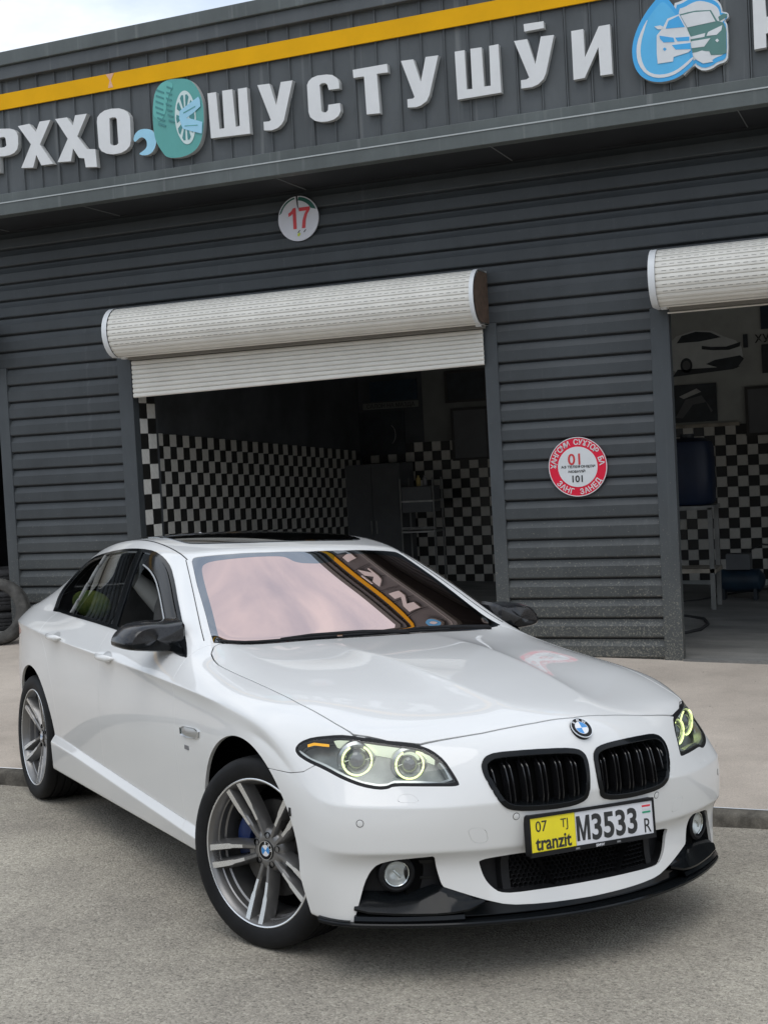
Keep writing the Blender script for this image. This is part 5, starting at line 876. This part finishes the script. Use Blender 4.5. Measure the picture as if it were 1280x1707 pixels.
b=MB(); b.prism([[(-.075,-.053),(.259,-.053),(.259,.057),(-.075,.057)]],npf(.0075,.004)); b.build('plate_panel',Mpw,NP,smooth=0); b=MB(); b.prism([[(-.260,-.053),(-.077,-.053),(-.077,.057),(-.260,.057)]],npf(.0075,.004)); b.build('plate_panel',Mpy,NP,smooth=0)
b=MB(); [b.box(.004,.0115,*q) for q in ((-.266,.266,.058,.068),(-.266,.266,-.068,-.054),(-.266,-.261,-.06,.06),(.260,.266,-.06,.06))]; b.build('frame_rim',M_sb,NP,smooth=0)
def ptxt(s,h,xs,y,z,m=Mtxt,bold=0,name='lettering',x0=.0086): text_mb(s,h,xs,lambda a,c,tt:(x0-.001*tt,y+a,z+c),bold=bold).build(name,m,NP,smooth=0,fix=False)
mb_=MB(); mb_.prism([[(a*.056-.072,c*.082-.039) for a,c in ((0,0),(.21,0),(.21,.66),(.42,.0),(.58,0),(.79,.66),(.79,0),(1,0),(1,1),(.74,1),(.5,.30),(.26,1),(0,1))]],npf(.0086,.001)); mb_.build('lettering',Mtxt,NP,smooth=0); ptxt('3533',.084,.88,.091,.002,bold=.040); ptxt('07',.036,.95,-.216,.030); ptxt('TJ',.030,.95,-.120,.030,bold=-.005); ptxt('tranzit',.046,.86,-.169,-.024,bold=.034); ptxt('R',.050,.80,.232,-.022,bold=.0)
for z,m in ((.043,Mpr),(.034,Mpw),(.022,Mpg)): b=MB(); b.box(.007,.0087,.214,.250,z-.003,z+.003); b.build('flag_stripe',m,NP,smooth=0)
ptxt('BMW',.009,1.2,.02,-.061,Mpw,.03,x0=.012); ptxt('※',.009,1,-.07,-.061,Mpw,x0=.012) if False else None
for y in (-.075,.10): b=MB(); b.box(.0112,.0119,y-.008,y+.008,-.064,-.058); b.build('frame_mark',mat('mark_grey',(.20,.20,.20),.5) if y<0 else D.materials['mark_grey'],NP,smooth=0)
# round badge: black ring with letters, blue and white quarters, chrome rims
Mbb=mat('badge_blue',(.03,.26,.62),.25,coat=.8); Mbw=mat('badge_white',(.80,.81,.82),.25,coat=.8)
def badge(parent,M4,R,letters=True):
    t=D.objects.new('badge',None); COL.objects.link(t); t.parent=parent; t.matrix_local=M4   # local: disc in YZ, front +X
    f=lambda x0,d:(lambda a,c,tt:(x0-d*tt,a,c))
    b=MB(); b.prism([disc(R,48)],f(.004,.012)); b.build('badge_ring',M_gb,t,smooth=0)
    for r0,r1 in ((R,R*.945),(R*.63,R*.59)): b=MB(); b.prism([disc(r0,48),disc(r1,48)],f(.0056,.003)); b.build('badge_rim',M_chr,t,smooth=0)
    for q in range(4): b=MB(); b.prism([[(0,0)]+[(R*.59*math.cos(math.radians(a)),R*.59*math.sin(math.radians(a))) for a in range(90*q,90*q+91,9)]],f(.0050,.002)); b.build('badge_quarter',Mbb if q in (0,2) else Mbw,t,smooth=0)
    if letters:
        for ch,an in (('B',132),('M',90),('W',48)):
            th=math.radians(an); ro=th-math.pi/2; text_mb(ch,R*.27,.95,lambda a,c,tt:(.0052-.001*tt,R*.785*math.cos(th)+a*math.cos(ro)-c*math.sin(ro),R*.785*math.sin(th)+a*math.sin(ro)+c*math.cos(ro)),bold=.02).build('badge_letter',Mbw,t,smooth=0,fix=False)
    return t
h=BV.ray_cast(Vector((2,0,.797)),Vector((-1,0,0))); n_=h[1]; a_=math.atan2(n_.z,n_.x); badge(CAR,Matrix.Translation(h[0]+n_*.002)@Matrix.Rotation(-a_*.75-.25,4,'Y'),.041)
# headlamps
def band(M,P,chart,a,b_): g=fpoly(M,P,chart); m=clip(M,-(g+b_)); return clip(m,fpoly(m,P,chart)-a)
for s in (-1,1):
    L_=half(hl_,s); H=D.objects.new('headlamp',None); COL.objects.link(H); H.parent=CAR
    rim=clip(L_,-(fpoly(L_,P_hl,'sz')+.0105)); emit(flanged(off(rim,-.001),.03),'lamp_seal',M_sb,H)
    gl=clip(L_,fpoly(L_,P_hl,'sz')+.0105); emit(flanged(off(gl,.0),.012),'lamp_lens',M_lens,H)
    bz=clip(L_,fpoly(L_,P_hl,'sz')+.004); bz=off(bz,-.058); emit(bz,'lamp_bezel',M_bez,H)
    b=MB()  # side walls of the lamp bowl
    Q=[surf_s(a,c,s) for a,c in P_hl]; rows=[[p-n_*.003 for p,n_ in Q],[p-n_*.060 for p,n_ in Q]]; b.grid(rows,cv=True); b.build('lamp_bowl',M_bez,H)
    # brow: bright strip along the top edge
    top=[(.585,.7905),(.50,.7905),(.43,.7840),(.36,.7765),(.28,.7680),(.22,.7610),(.185,.748)]
    b=MB(); rows=[]
    for i,(a,c) in enumerate(top):
        p,n_=surf_s(a,c,s); h_=.020*min(1,(i+.6)/2)*(1 if i<5 else .7); up=Vector((0,0,1)); rows.append([p-n_*.012,p-n_*.016-up*h_*.35,p-n_*.030-up*h_,p-n_*.050-up*(h_+.002)])
    b.grid(rows); b.build('lamp_brow',M_brow,H,smooth=60)
    b=MB(); rows=[]
    for a,c in ((.690,.7705),(.664,.7775),(.630,.7765),(.597,.7760)):
        p,n_=surf_s(a,c,s); rows.append([p-n_*.010,p-n_*.012-Vector((0,0,.0085))])
    b.grid(rows); b.build('indicator',M_amb,H)
    # silver fillet along the lower edge
    lowp=[(.715,.745),(.66,.7245),(.5864,.709),(.5027,.682),(.4411,.6640),(.3871,.6555),(.3555,.6570),(.3346,.6655),(.25,.664),(.17,.6625),(.14,.672),(.15,.700),(.165,.722)]
    b=MB(); rows=[]
    for i,(a,c) in enumerate(lowp):
        p,n_=surf_s(a,c,s); up=Vector((0,0,1)) if i<9 else Vector((0,s*.9,.3)); k=.010 if i<9 else .022; rows.append([p-n_*.006-up*.002,p-n_*.012+up*k*.7,p-n_*.045+up*k])
    b.grid(rows); b.build('lamp_fillet',M_sil,H,smooth=60)
    for (a,c,R) in ((.4612,.7215,.0490),(.272,.7095,.0460)):
        p,n_=surf_s(a,c,s); ax=Vector((.93,s*.36,.0)).normalized(); cpt=p-ax*.050; X=ax; Yv=Vector((0,0,1)).cross(X).normalized(); Zv=X.cross(Yv)
        MM=Matrix(((X.x,Yv.x,Zv.x,cpt.x),(X.y,Yv.y,Zv.y,cpt.y),(X.z,Yv.z,Zv.z,cpt.z),(0,0,0,1)))
        U=D.objects.new('lamp_unit',None)
        tr3=lambda x,y,z:tuple(MM@Vector((x,y,z)))
        b=MB(); angs=[math.radians(118+304*i/40) for i in range(41)]; b.tube([tr3(.012,R*math.cos(q),R*math.sin(q)) for q in angs],.0030,8); b.build('halo_ring',M_halo,H)
        D.objects.remove(U)
        lat=lambda prof,m,nm,n=36:(lambda bb:(bb.grid([[tr3(h_,r_*math.cos(q),r_*math.sin(q)) for q in [2*math.pi*i/n for i in range(n)]] for r_,h_ in prof],cv=True),bb.build(nm,m,H,smooth=40)))(MB())
        lat([(R+.016,-.016),(R+.014,.000),(R+.004,.008),(R-.004,.004),(R-.007,-.006),(R-.010,-.014)],M_sil,'lamp_ring'); lat([(R-.010,-.014),(R-.018,-.012),(R-.022,-.004)],M_bez,'lamp_cone'); lat([(R-.014,-.012),(R-.016,.0),(R-.022,.010),(R-.032,.016),(.001,.019)],M_proj,'projector_lens')
        b=MB(); b.tube([tr3(.004,-(R-.006),-.004),tr3(.010,-.012,.006),tr3(.012,.008,-.002),tr3(.004,(R-.006),.004)],.0016,6); b.build('lamp_shutter',M_sil,H)
    for k in range(6):
        p,n_=surf_s(.548-.002*k,.752-.0125*k,s); q,m_=surf_s(.520,.750-.0125*k,s); b=MB(); b.grid([[p-n_*.022,p-n_*.040],[q-m_*.030,q-m_*.048]]); b.grid([[p-n_*.022-Vector((0,0,.007)),p-n_*.022],[q-m_*.030-Vector((0,0,.007)),q-m_*.030]]); b.build('reflector_fin',M_sil,H,smooth=0)
# fog recesses and lamps, black blades, splitter
fo=off(fog,-.050); 
for s in (-1,1):
    G=D.objects.new('fog_recess',None); COL.objects.link(G); G.parent=CAR
    f_=half(fo,s); f_=clip(f_,-(.62*np.arctan2(np.abs(f_.V[:,1])-.35,f_.V[:,0]-.1)-.10)); emit(f_,'recess_panel',M_sb,G)
    ed=[p for p in P_fog if p[0]>.15 and p[1]>.2]; b=MB(); rows=[[],[]]
    for a,c in ed: p,n_=surf_s(a,c,s); rows[0].append(p-n_*.002); rows[1].append(p-n_*.055)
    b.grid(rows); b.build('recess_wall',M_sb,G)
    p,n_=surf_s(.330,.3640,s); c0=p-n_*.022; 
    ax=Vector((.95,s*.30,-.02)).normalized(); Yv=Vector((0,0,1)).cross(ax).normalized(); Zv=ax.cross(Yv); tr3=lambda x,y,z:tuple(c0+ax*x+Yv*y+Zv*z); n=36
    lat=lambda prof,m,nm:(lambda bb:(bb.grid([[tr3(h_,r_*math.cos(q),r_*math.sin(q)) for q in [2*math.pi*i/n for i in range(n)]] for r_,h_ in prof],cv=True),bb.build(nm,m,G,smooth=40)))(MB())
    lat([(.062,-.02),(.060,.012),(.052,.018),(.046,.016),(.044,.0)],M_sb,'fog_surround'); lat([(.043,-.004),(.040,.004),(.030,-.008),(.014,-.018),(.0005,-.02)],M_refl,'fog_reflector'); lat([(.042,.006),(.036,.014),(.02,.019),(.0005,.021)],M_lens,'fog_lens'); lat([(.044,.004),(.042,.009),(.039,.007)],M_chr,'fog_ring')
    b=MB(); b.tube([tr3(.006,-.012,.012),tr3(.010,.0,.0),tr3(.006,.012,-.014)],.004,6); b.build('fog_bulb_shield',M_sil,G)
    for z in (.345,.385): b=MB(); b.grid([[ (lambda q:q[0]-q[1]*.046)(surf_s(a,z+dz,s)) for dz in (-.004,.004)] for a in (.20,.24,.27)]); b.build('recess_slat',M_gb,G)
    # blade: slanted gloss panel running from the wheel side of the opening to a point beside the intake
    A_=[(.462,.300),(.42,.302),(.34,.300),(.26,.302),(.205,.318),(.176,.322),(.12,.300),(.046,.272)]; R_=[(.468,.258),(.42,.252),(.34,.247),(.26,.245),(.205,.244),(.15,.246),(.10,.252),(.046,.268)]
    b=MB(); rows=[]
    for i,((a,c),(a2,c2)) in enumerate(zip(A_,R_)):
        p,n_=surf_s(a,c,s); q,m_=surf_s(a2,c2,s); n_=Vector((n_.x,n_.y,0)).normalized(); m_=Vector((m_.x,m_.y,0)).normalized(); ind=.046 if i<5 else .004; o_=.020 if 0<i<7 else .006
        rows.append([p-n_*ind,p-n_*(ind*.8)+Vector((0,0,-.004)),(p-n_*ind)*.45+(q+m_*o_)*.55+Vector((0,0,.004)),q+m_*o_,q+m_*(o_-.002)-Vector((0,0,.007)),q-m_*.012-Vector((0,0,.012))])
    b.grid(rows); b.build('bumper_blade',M_gb,CAR,smooth=35)
    b=MB(); rows=[]
    for a,c in [(.466,.222),(.42,.222),(.34,.221),(.26,.221),(.18,.221),(.115,.222)]:
        p,n_=surf_s(a,c,s); n_=Vector((n_.x,n_.y,0)).normalized(); rows.append([p-n_*.02+Vector((0,0,.018)),p+n_*.010+Vector((0,0,.012)),p+n_*.016,p+n_*.012-Vector((0,0,.007)),p-n_*.02-Vector((0,0,.009))])
    b.grid(rows); b.build('lower_blade',M_gb,CAR,smooth=35)
lowc=clip(fog,-(-(.62*np.arctan2(np.abs(fog.V[:,1])-.35,fog.V[:,0]-.1))+.0)+0) if False else clip(fog,(.62*np.arctan2(np.abs(fog.V[:,1])-.35,fog.V[:,0]-.1))-.475)
lo=clip(lowc,lowc.V[:,2]-.262); emit(off(lo,-.022),'chin_panel',M_gb,CAR)
# splitter
out=[]
for i in range(61):
    a=-1+2*i/60; s=-1 if a<0 else 1; sv=-.35+1.185*abs(a)   # chart position from centre to wheel arch
    sv=.62*math.atan2(-.35,.73)+(.600+.268)*abs(a); p,n_=surf_s(sv,.222,s)
    if abs(sv)<.0: pass
    out.append((p,Vector((n_.x,n_.y,0)).normalized(),abs(a)))
out2=[]
for i in range(61):
    y=-.40+.80*i/60; x=surf_x(y,.222); out2.append((Vector((x,y,.222)),Vector((1,0,0)),0))
path=[q for q in out if q[0].y<-.40 and q[2]>.2]+out2+[q for q in out if q[0].y>.40 and q[2]>.2]
b=MB(); rows=[]
for p,n_,a in path:
    o_=.012+.026*(1-min(1,abs(p.y)/.9)**2); P0=Vector((p.x,p.y,0)); zc=.203+.000*abs(p.y); rows.append([P0-n_*.10+Vector((0,0,zc+.012)),P0+n_*(o_-.004)+Vector((0,0,zc+.010)),P0+n_*o_+Vector((0,0,zc+.006)),P0+n_*o_+Vector((0,0,zc-.001)),P0+n_*(o_-.006)+Vector((0,0,zc-.005)),P0-n_*.10+Vector((0,0,zc-.006))])
b.grid(rows); b.build('splitter',M_gb,CAR,smooth=35)
for s in (-1,1):   # upturned ends
    b=MB(); rows=[]
    for a in (.60,.57,.54,.51,.48): 
        p,n_=surf_s(a,.215,s); n_=Vector((n_.x,n_.y,0)).normalized(); hgt=.002+.0*(a); rows.append([p-n_*.004+Vector((0,0,.004)),p+n_*.010,p+n_*.010-Vector((0,0,.010))])
    b.grid(rows); b.build('splitter_end',M_gb,CAR,smooth=35)
# parking sensors
for s,z_,sg in ((.4399,.5402,-1),(.4399,.5402,1),(-.045,.542,-1),(-.045,.542,1)):
    p,n_=surf_s(s,z_,sg); 
    Yv=Vector((0,0,1)).cross(n_).normalized(); Zv=n_.cross(Yv); 
    S_=D.objects.new('parking_sensor',None); COL.objects.link(S_); S_.parent=CAR
    b=MB(); b.grid([[tuple(p+n_*h_+Yv*r_*math.cos(q)+Zv*r_*math.sin(q)) for q in [2*math.pi*i/20 for i in range(20)]] for r_,h_ in ((.0125,.0004),(.0108,.0012))],cv=True); b.build('sensor_ring',M_sb,S_); b=MB(); b.grid([[tuple(p+n_*h_+Yv*r_*math.cos(q)+Zv*r_*math.sin(q)) for q in [2*math.pi*i/20 for i in range(20)]] for r_,h_ in ((.0104,.0008),(.009,.0013),(.0005,.0014))],cv=True); b.build('sensor_face',M_white,S_)
p,n_=surf_s(.7365,.541,-1); b=MB(); b.box(p.x-.006,p.x+.006,p.y-.003,p.y+.01,p.z-.014,p.z+.014); b.build('side_sensor',M_sb,CAR,smooth=0)
# side vent with chrome frame, small badge under it
for s in (-1,1):
    g=D.objects.new('side_vent',None); COL.objects.link(g); g.parent=CAR
    q=rnd([(-.640,.712),(-.422,.722),(-.432,.681),(-.628,.668)],1); cxx=sum(a for a,_ in q)/len(q); czz=sum(c for _,c in q)/len(q)
    def ringrow(k,o_): return [(cxx+(a-cxx)*k,surf_y(cxx+(a-cxx)*k,czz+(c-czz)*k,s)[0]+s*o_,czz+(c-czz)*k) for a,c in q]
    b=MB(); b.grid([ringrow(1.0,-.001),ringrow(.99,.006),ringrow(.93,.008),ringrow(.88,.003)],cv=True); b.build('vent_frame',M_chr,g,smooth=40); b=MB(); b.grid([ringrow(.88,.003),ringrow(.6,.005),ringrow(.02,.006)],cv=True); b.build('vent_insert',M_sil,g,smooth=60)
    b=MB(); xx,zz=-.574,.631; yy=surf_y(xx,zz,s)[0]; b.box(xx-.022,xx+.022,yy-.002 if s<0 else yy-.001,yy+.001 if s<0 else yy+.003,zz-.008,zz+.008); b.build('side_badge',mat('badge_grey',(.16,.16,.17),.3) if s<0 else D.materials['badge_grey'],CAR,smooth=0)
# roof ditch seam and shark fin
for s in (-1,1):
    b=MB(); pts=[]
    for i in range(30):
        x=-1.42-1.45*i/29; y=.583-.012*abs(i/29-.4); h=BV.ray_cast(Vector((x,s*y,3)),Vector((0,0,-1))); pts.append((x,s*y,h[0].z+.0005))
    b.tube(pts,.0028,6); b.build('roof_seam',M_sb,CAR); b=MB(); pts=[]
    for i in range(16):
        x=-1.42+.63*i/15; y=.585+(.752-.585)*(i/15)**1.0; h=BV.ray_cast(Vector((x,s*y,3)),Vector((0,0,-1))); pts.append((x,s*y,h[0].z+.0003))
    b.tube(pts,.0020,6); b.build('pillar_seam',M_sb,CAR)
b=MB(); rows=[]
for i in range(9):
    t_=i/8; x=-2.62-.17*t_; h_=.066*math.sin(math.pi*(.06+.90*t_))**.8*(.3+.75*t_) ; w_=.020*math.sin(math.pi*(.08+.88*t_))+.002; z=surf_z(x,0); rows.append([(x,-w_,z-.004),(x,-w_*.45,z+h_*.7),(x,0,z+h_),(x,w_*.45,z+h_*.7),(x,w_,z-.004)])
b.grid(rows); b.build('roof_aerial',M_white,CAR,smooth=60)
# door mirrors
for s in (-1,1):
    Mi=D.objects.new('door_mirror',None); COL.objects.link(Mi); Mi.parent=CAR
    # section outlines (y outwards, z) at successive x from the glass side to the front
    ol=[(.790,1.006),(.792,1.098),(.800,1.112),(.870,1.103),(.925,1.106),(.985,1.098),(1.022,1.085),(1.054,1.052),(1.066,1.026),(1.062,1.004),(1.03,.993),(.95,.985),(.88,.981),(.83,.984)]
    ol=rnd(ol,1,(1,2)); cy_=.945; cz_=1.045
    rows=[]
    for x,k,dy,dz in ((-1.045,.90,0,0),(-1.05,1.0,0,0),(-1.01,1.01,0,0),(-.965,1.0,-.002,-.002),(-.925,.965,-.006,-.004),(-.900,.90,-.010,-.006),(-.888,.80,-.014,-.008),(-.884,.4,-.02,-.012),(-.883,.01,-.02,-.012)):
        rows.append([(x+.05*(abs(y)-.95)*(-1.1),s*(cy_+dy+(y-cy_)*k),cz_+dz+(z-cz_)*k) for y,z in ol])
    b=MB(); b.grid(rows,cv=True); 
    for i,f_ in enumerate(b.f):
        zc=sum(b.v[q][2] for q in f_)/4; b.m[i]=1 if zc<1.022 else 0
    b.build('mirror_cap',[M_carb,M_gb],Mi,smooth=28)
    b=MB(); b.add([(r[0]+.006,r[1],r[2]) for r in rows[0]],[tuple(range(len(ol)))]); b.build('mirror_glass',M_chr,Mi,smooth=0)
    b=MB(); b.grid([[(x,s*y,z) for x,y,z in r] for r in (((-.99,.80,1.085),(-.93,.80,1.06),(-.92,.80,1.0),(-.98,.80,1.0)),((-.97,.80,1.03),(-.90,.80,1.02),(-.87,.80,.985),(-.95,.80,.985)),((-.94,.845,1.00),(-.86,.845,.995),(-.80,.845,.968),(-.90,.845,.975)))][::1],cv=True); 
    b.build('mirror_arm',M_gb,Mi,smooth=30)
    b=MB(); rows=[[(-1.02,s*.90,1.03),(-.93,s*.90,1.03),(-.93,s*.90,.992),(-1.02,s*.90,.992)],[(-.98,s*.85,1.025),(-.88,s*.86,1.02),(-.87,s*.86,.982),(-.97,s*.85,.982)],[(-.93,s*.822,1.035),(-.80,s*.845,1.0),(-.765,s*.85,.962),(-.90,s*.85,.972)]]; b.grid(rows,cv=True); b.build('mirror_foot',M_gb,Mi,smooth=40)
# ---------------------------------------------------------------- wheels
def make_wheel(parent):
    """local: axle = Y, outer face towards -Y, centre at origin"""
    W=D.objects.new('wheel',None); COL.objects.link(W); W.parent=parent
    R=.340; pr=[(.258,-.100),(.266,-.114),(.276,-.1195),(.292,-.1225),(.312,-.1225),(.326,-.118),(.335,-.109),(.3395,-.098)]
    for g in (-.066,-.022,.022,.066): pr+=[(.340,g-.006),(.331,g-.0045),(.331,g+.0045),(.340,g+.006)]
    pr+=[(.3395,.098),(.335,.109),(.312,.1225),(.276,.1195),(.258,.100)]
    b=MB(); b.lathe(pr,96); b.build('tyre',M_tyre,W,smooth=35)
    b=MB()
    for i in range(90):
        a=2*math.pi*i/90; 
        for s2,y0,y1 in ((-1,.073,.108),(1,.073,.108)):
            for da in (0,.012): pass
            r1=.3408; c0,s0=math.cos(a),math.sin(a); c1,s1=math.cos(a+.018),math.sin(a+.018); rr=.3385 if False else r1
            b.add([(rr*c0,s2*y0,rr*s0),(.3345*c1,s2*y1,.3345*s1),(.3345*math.cos(a+.040),s2*y1,.3345*math.sin(a+.040)),(rr*math.cos(a+.028),s2*y0,rr*math.sin(a+.028)),(.331*c0,s2*y0,.331*s0)],[(0,1,2,3)])
    tag(b.build('tread_blocks',M_tyre,W,smooth=0,fix=False),kind='stuff')
    b=MB(); b.lathe([(.250,-.094),(.256,-.104),(.262,-.1085),(.2655,-.113),(.262,-.116),(.2565,-.1135),(.252,-.105),(.2475,-.098),(.2435,-.078),(.2395,-.074),(.2385,-.05),(.2325,-.045),(.229,-.02),(.226,.04),(.235,.09),(.256,.105)],96); b.build('rim',M_gun,W,smooth=30)
    b=MB(); b.lathe([(.2585,-.1145),(.262,-.1163),(.2648,-.1145)],96); b.build('rim_edge',M_face,W,smooth=30)
    fy=lambda r:-.068-.040*((r-.04)/.21)**1.25 if r>.04 else -.068   # front face depth
    for k in range(5):
        th=math.radians(90+72*k-4)
        for sd in (-1,1):
            rows=[]; face=[]
            for i in range(15):
                t_=i/14; r=.052+.202*t_; off_=sd*(.0130+.0170*t_**.9+.0045*math.sin(math.pi*t_)); w_=.0085+.0035*t_; wb=.0155+.0075*t_
                y0=fy(r); ein=w_; 
                # across: outer back, outer shoulder, ridge outer, ridge inner, inner slope, inner back
                ac=[off_+sd*(w_+.011+.003*t_),off_+sd*(w_+.004),off_+sd*w_*(.72+.36*(t_>.5)),off_-sd*w_*(.50+.21*(t_>.5)),off_-sd*w_*1.0,off_-sd*(w_+.006)]; dy=[.046,.010,0,.001,.008,.046]
                rows.append([(r*math.cos(th)-a_*math.sin(th),y0+d_,r*math.sin(th)+a_*math.cos(th)) for a_,d_ in zip(ac,dy)])
                face.append([(r*math.cos(th)-a_*math.sin(th),y0-.0006,r*math.sin(th)+a_*math.cos(th)) for a_ in (off_+sd*w_*(.72+.35*(t_>.5)),off_-sd*w_*(.5+.2*(t_>.5)))])
            b=MB(); b.grid(rows,cv=True); b.build('spoke',M_gun,W,smooth=25)
            b=MB(); b.grid(face[4:]); b.build('spoke_face',M_face,W,smooth=0)
        # web joining the pair near the hub
        b=MB(); rows=[]
        for i in range(6):
            t_=i/5; r=.040+.060*t_; h_=.020-.006*t_; rows.append([(r*math.cos(th)-a_*math.sin(th),fy(r)+.010+.012*t_+(.0 if abs(a_)>.001 else 0),r*math.sin(th)+a_*math.cos(th)) for a_ in (-h_,0,h_)])
        b.grid(rows); b.build('spoke_web',M_gun,W,smooth=40)
    b=MB(); b.lathe([(.0,-.066),(.033,-.066),(.036,-.0675),(.040,-.068),(.050,-.0675),(.062,-.065),(.074,-.057),(.084,-.040),(.088,.0)],60); b.build('hub',M_gun,W,smooth=40)
    for k in range(5):
        a=math.radians(90+72*k+32); b=MB(); b.lathe([(.0115,-.004),(.0115,.0),(.0095,.004),(.0075,.012),(.0,.012)],16); b.v=[(q[0]+.055*math.cos(a),-q[1]*1.0-.058 if False else q[1]-.0665,q[2]+.055*math.sin(a)) for q in b.v]; b.build('lug_hole',M_void,W)
    badge(W,Matrix.Translation((0,-.0675,0))@Matrix.Rotation(-math.pi/2,4,'Z'),.034)
    b=MB(); b.lathe([(.075,-.012),(.172,-.012),(.174,-.010),(.174,.012),(.172,.014),(.075,.014)],60); b.build('brake_disc',M_disc,W,smooth=30); b=MB(); b.lathe([(.0,-.03),(.07,-.03),(.078,-.012)],40); b.build('disc_bell',M_sb,W)
    b=MB(); b.lathe([(.0,.05),(.226,.05)],48); b.build('inner_shield',M_void,W,smooth=0)
    return W
def caliper(parent,a0):
    b=MB(); rows=[]
    for i in range(13):
        a=math.radians(a0-30+60*i/12); k=1-.25*abs(i-6)/6
        rows.append([(r*math.cos(a),y,r*math.sin(a)) for r,y in ((.118,-.022),(.122,-.036*k),(.150,-.042*k),(.182,-.036*k),(.190,-.015),(.188,.03),(.12,.03))])
    b.grid(rows,cv=True); b.add(rows[0],[tuple(range(7))]); b.add(rows[-1],[tuple(range(7))]); return b.build('brake_caliper',M_blue,parent,smooth=30)
W0=make_wheel(CAR); W0.location=(-2.968,-.780,.340); W0.rotation_euler=(0,math.radians(20),0)
for (x,y,rz,ry) in ((-.008,-.782,20,38),(-2.968,.780,180,10),(0.004,.782,200,5)):
    Wc=copy_tree(W0,CAR); Wc.location=(x,y,.340); Wc.rotation_mode='XYZ'
    Wc.matrix_local=Matrix.Translation((x,y,.340))@Matrix.Rotation(math.radians(rz),4,'Z')@Matrix.Rotation(math.radians(ry),4,'Y')
for x,y,rz in ((-2.968,-.78,0),(-.008,-.782,20),(-2.968,.78,180),(0.004,.782,200)):
    c=caliper(CAR,165 if rz<90 else 15); c.matrix_local=Matrix.Translation((x,y,.340))@Matrix.Rotation(math.radians(rz),4,'Z')
    b=MB(); rows=[[ (x+r*math.cos(a),yy,.348+r*math.sin(a)) for a in [math.radians(4+178*i/28) for i in range(29)]] for r,yy in ((.406,y*1.02),(.406,y*.62),(.02,y*.60))]; b.grid(rows); b.build('wheel_housing',M_void,CAR)
b=MB(); b.box(-2.50,-.42,-.80,.80,.21,.30); b.box(-3.75,-3.38,-.60,.60,.25,.5); b.box(-.45,.45,-.50,.50,.24,.6); b.box(.35,.62,-.62,.62,.215,.5); b.box(-3.4,-2.5,-.5,.5,.25,.6); b.build('underbody',M_void,CAR,smooth=0)  # black boxes for the floor pan, added to block light under the car
# ---------------------------------------------------------------- cushion seen through the rear side window
Mcu=mat('cushion_green',(.62,.68,.16),.8,var=(14,.0,(.10,.28,.05))); q=pill(0,0,0,.19,.05,.075,-.3,2.2).build('cushion',Mcu,None,smooth=60); tag(q,'yellow and green patterned cushion on the rear seat behind the quarter window','cushion'); q.matrix_world=CAR.matrix_world@Matrix.Translation((-2.77,-.62,1.075))@Matrix.Rotation(.22,4,'Z')
for o in list(scn.objects):
    if o.parent is None and o.type=='EMPTY' and not o.get('label') and o is not CAR and not o.children: D.objects.remove(o)
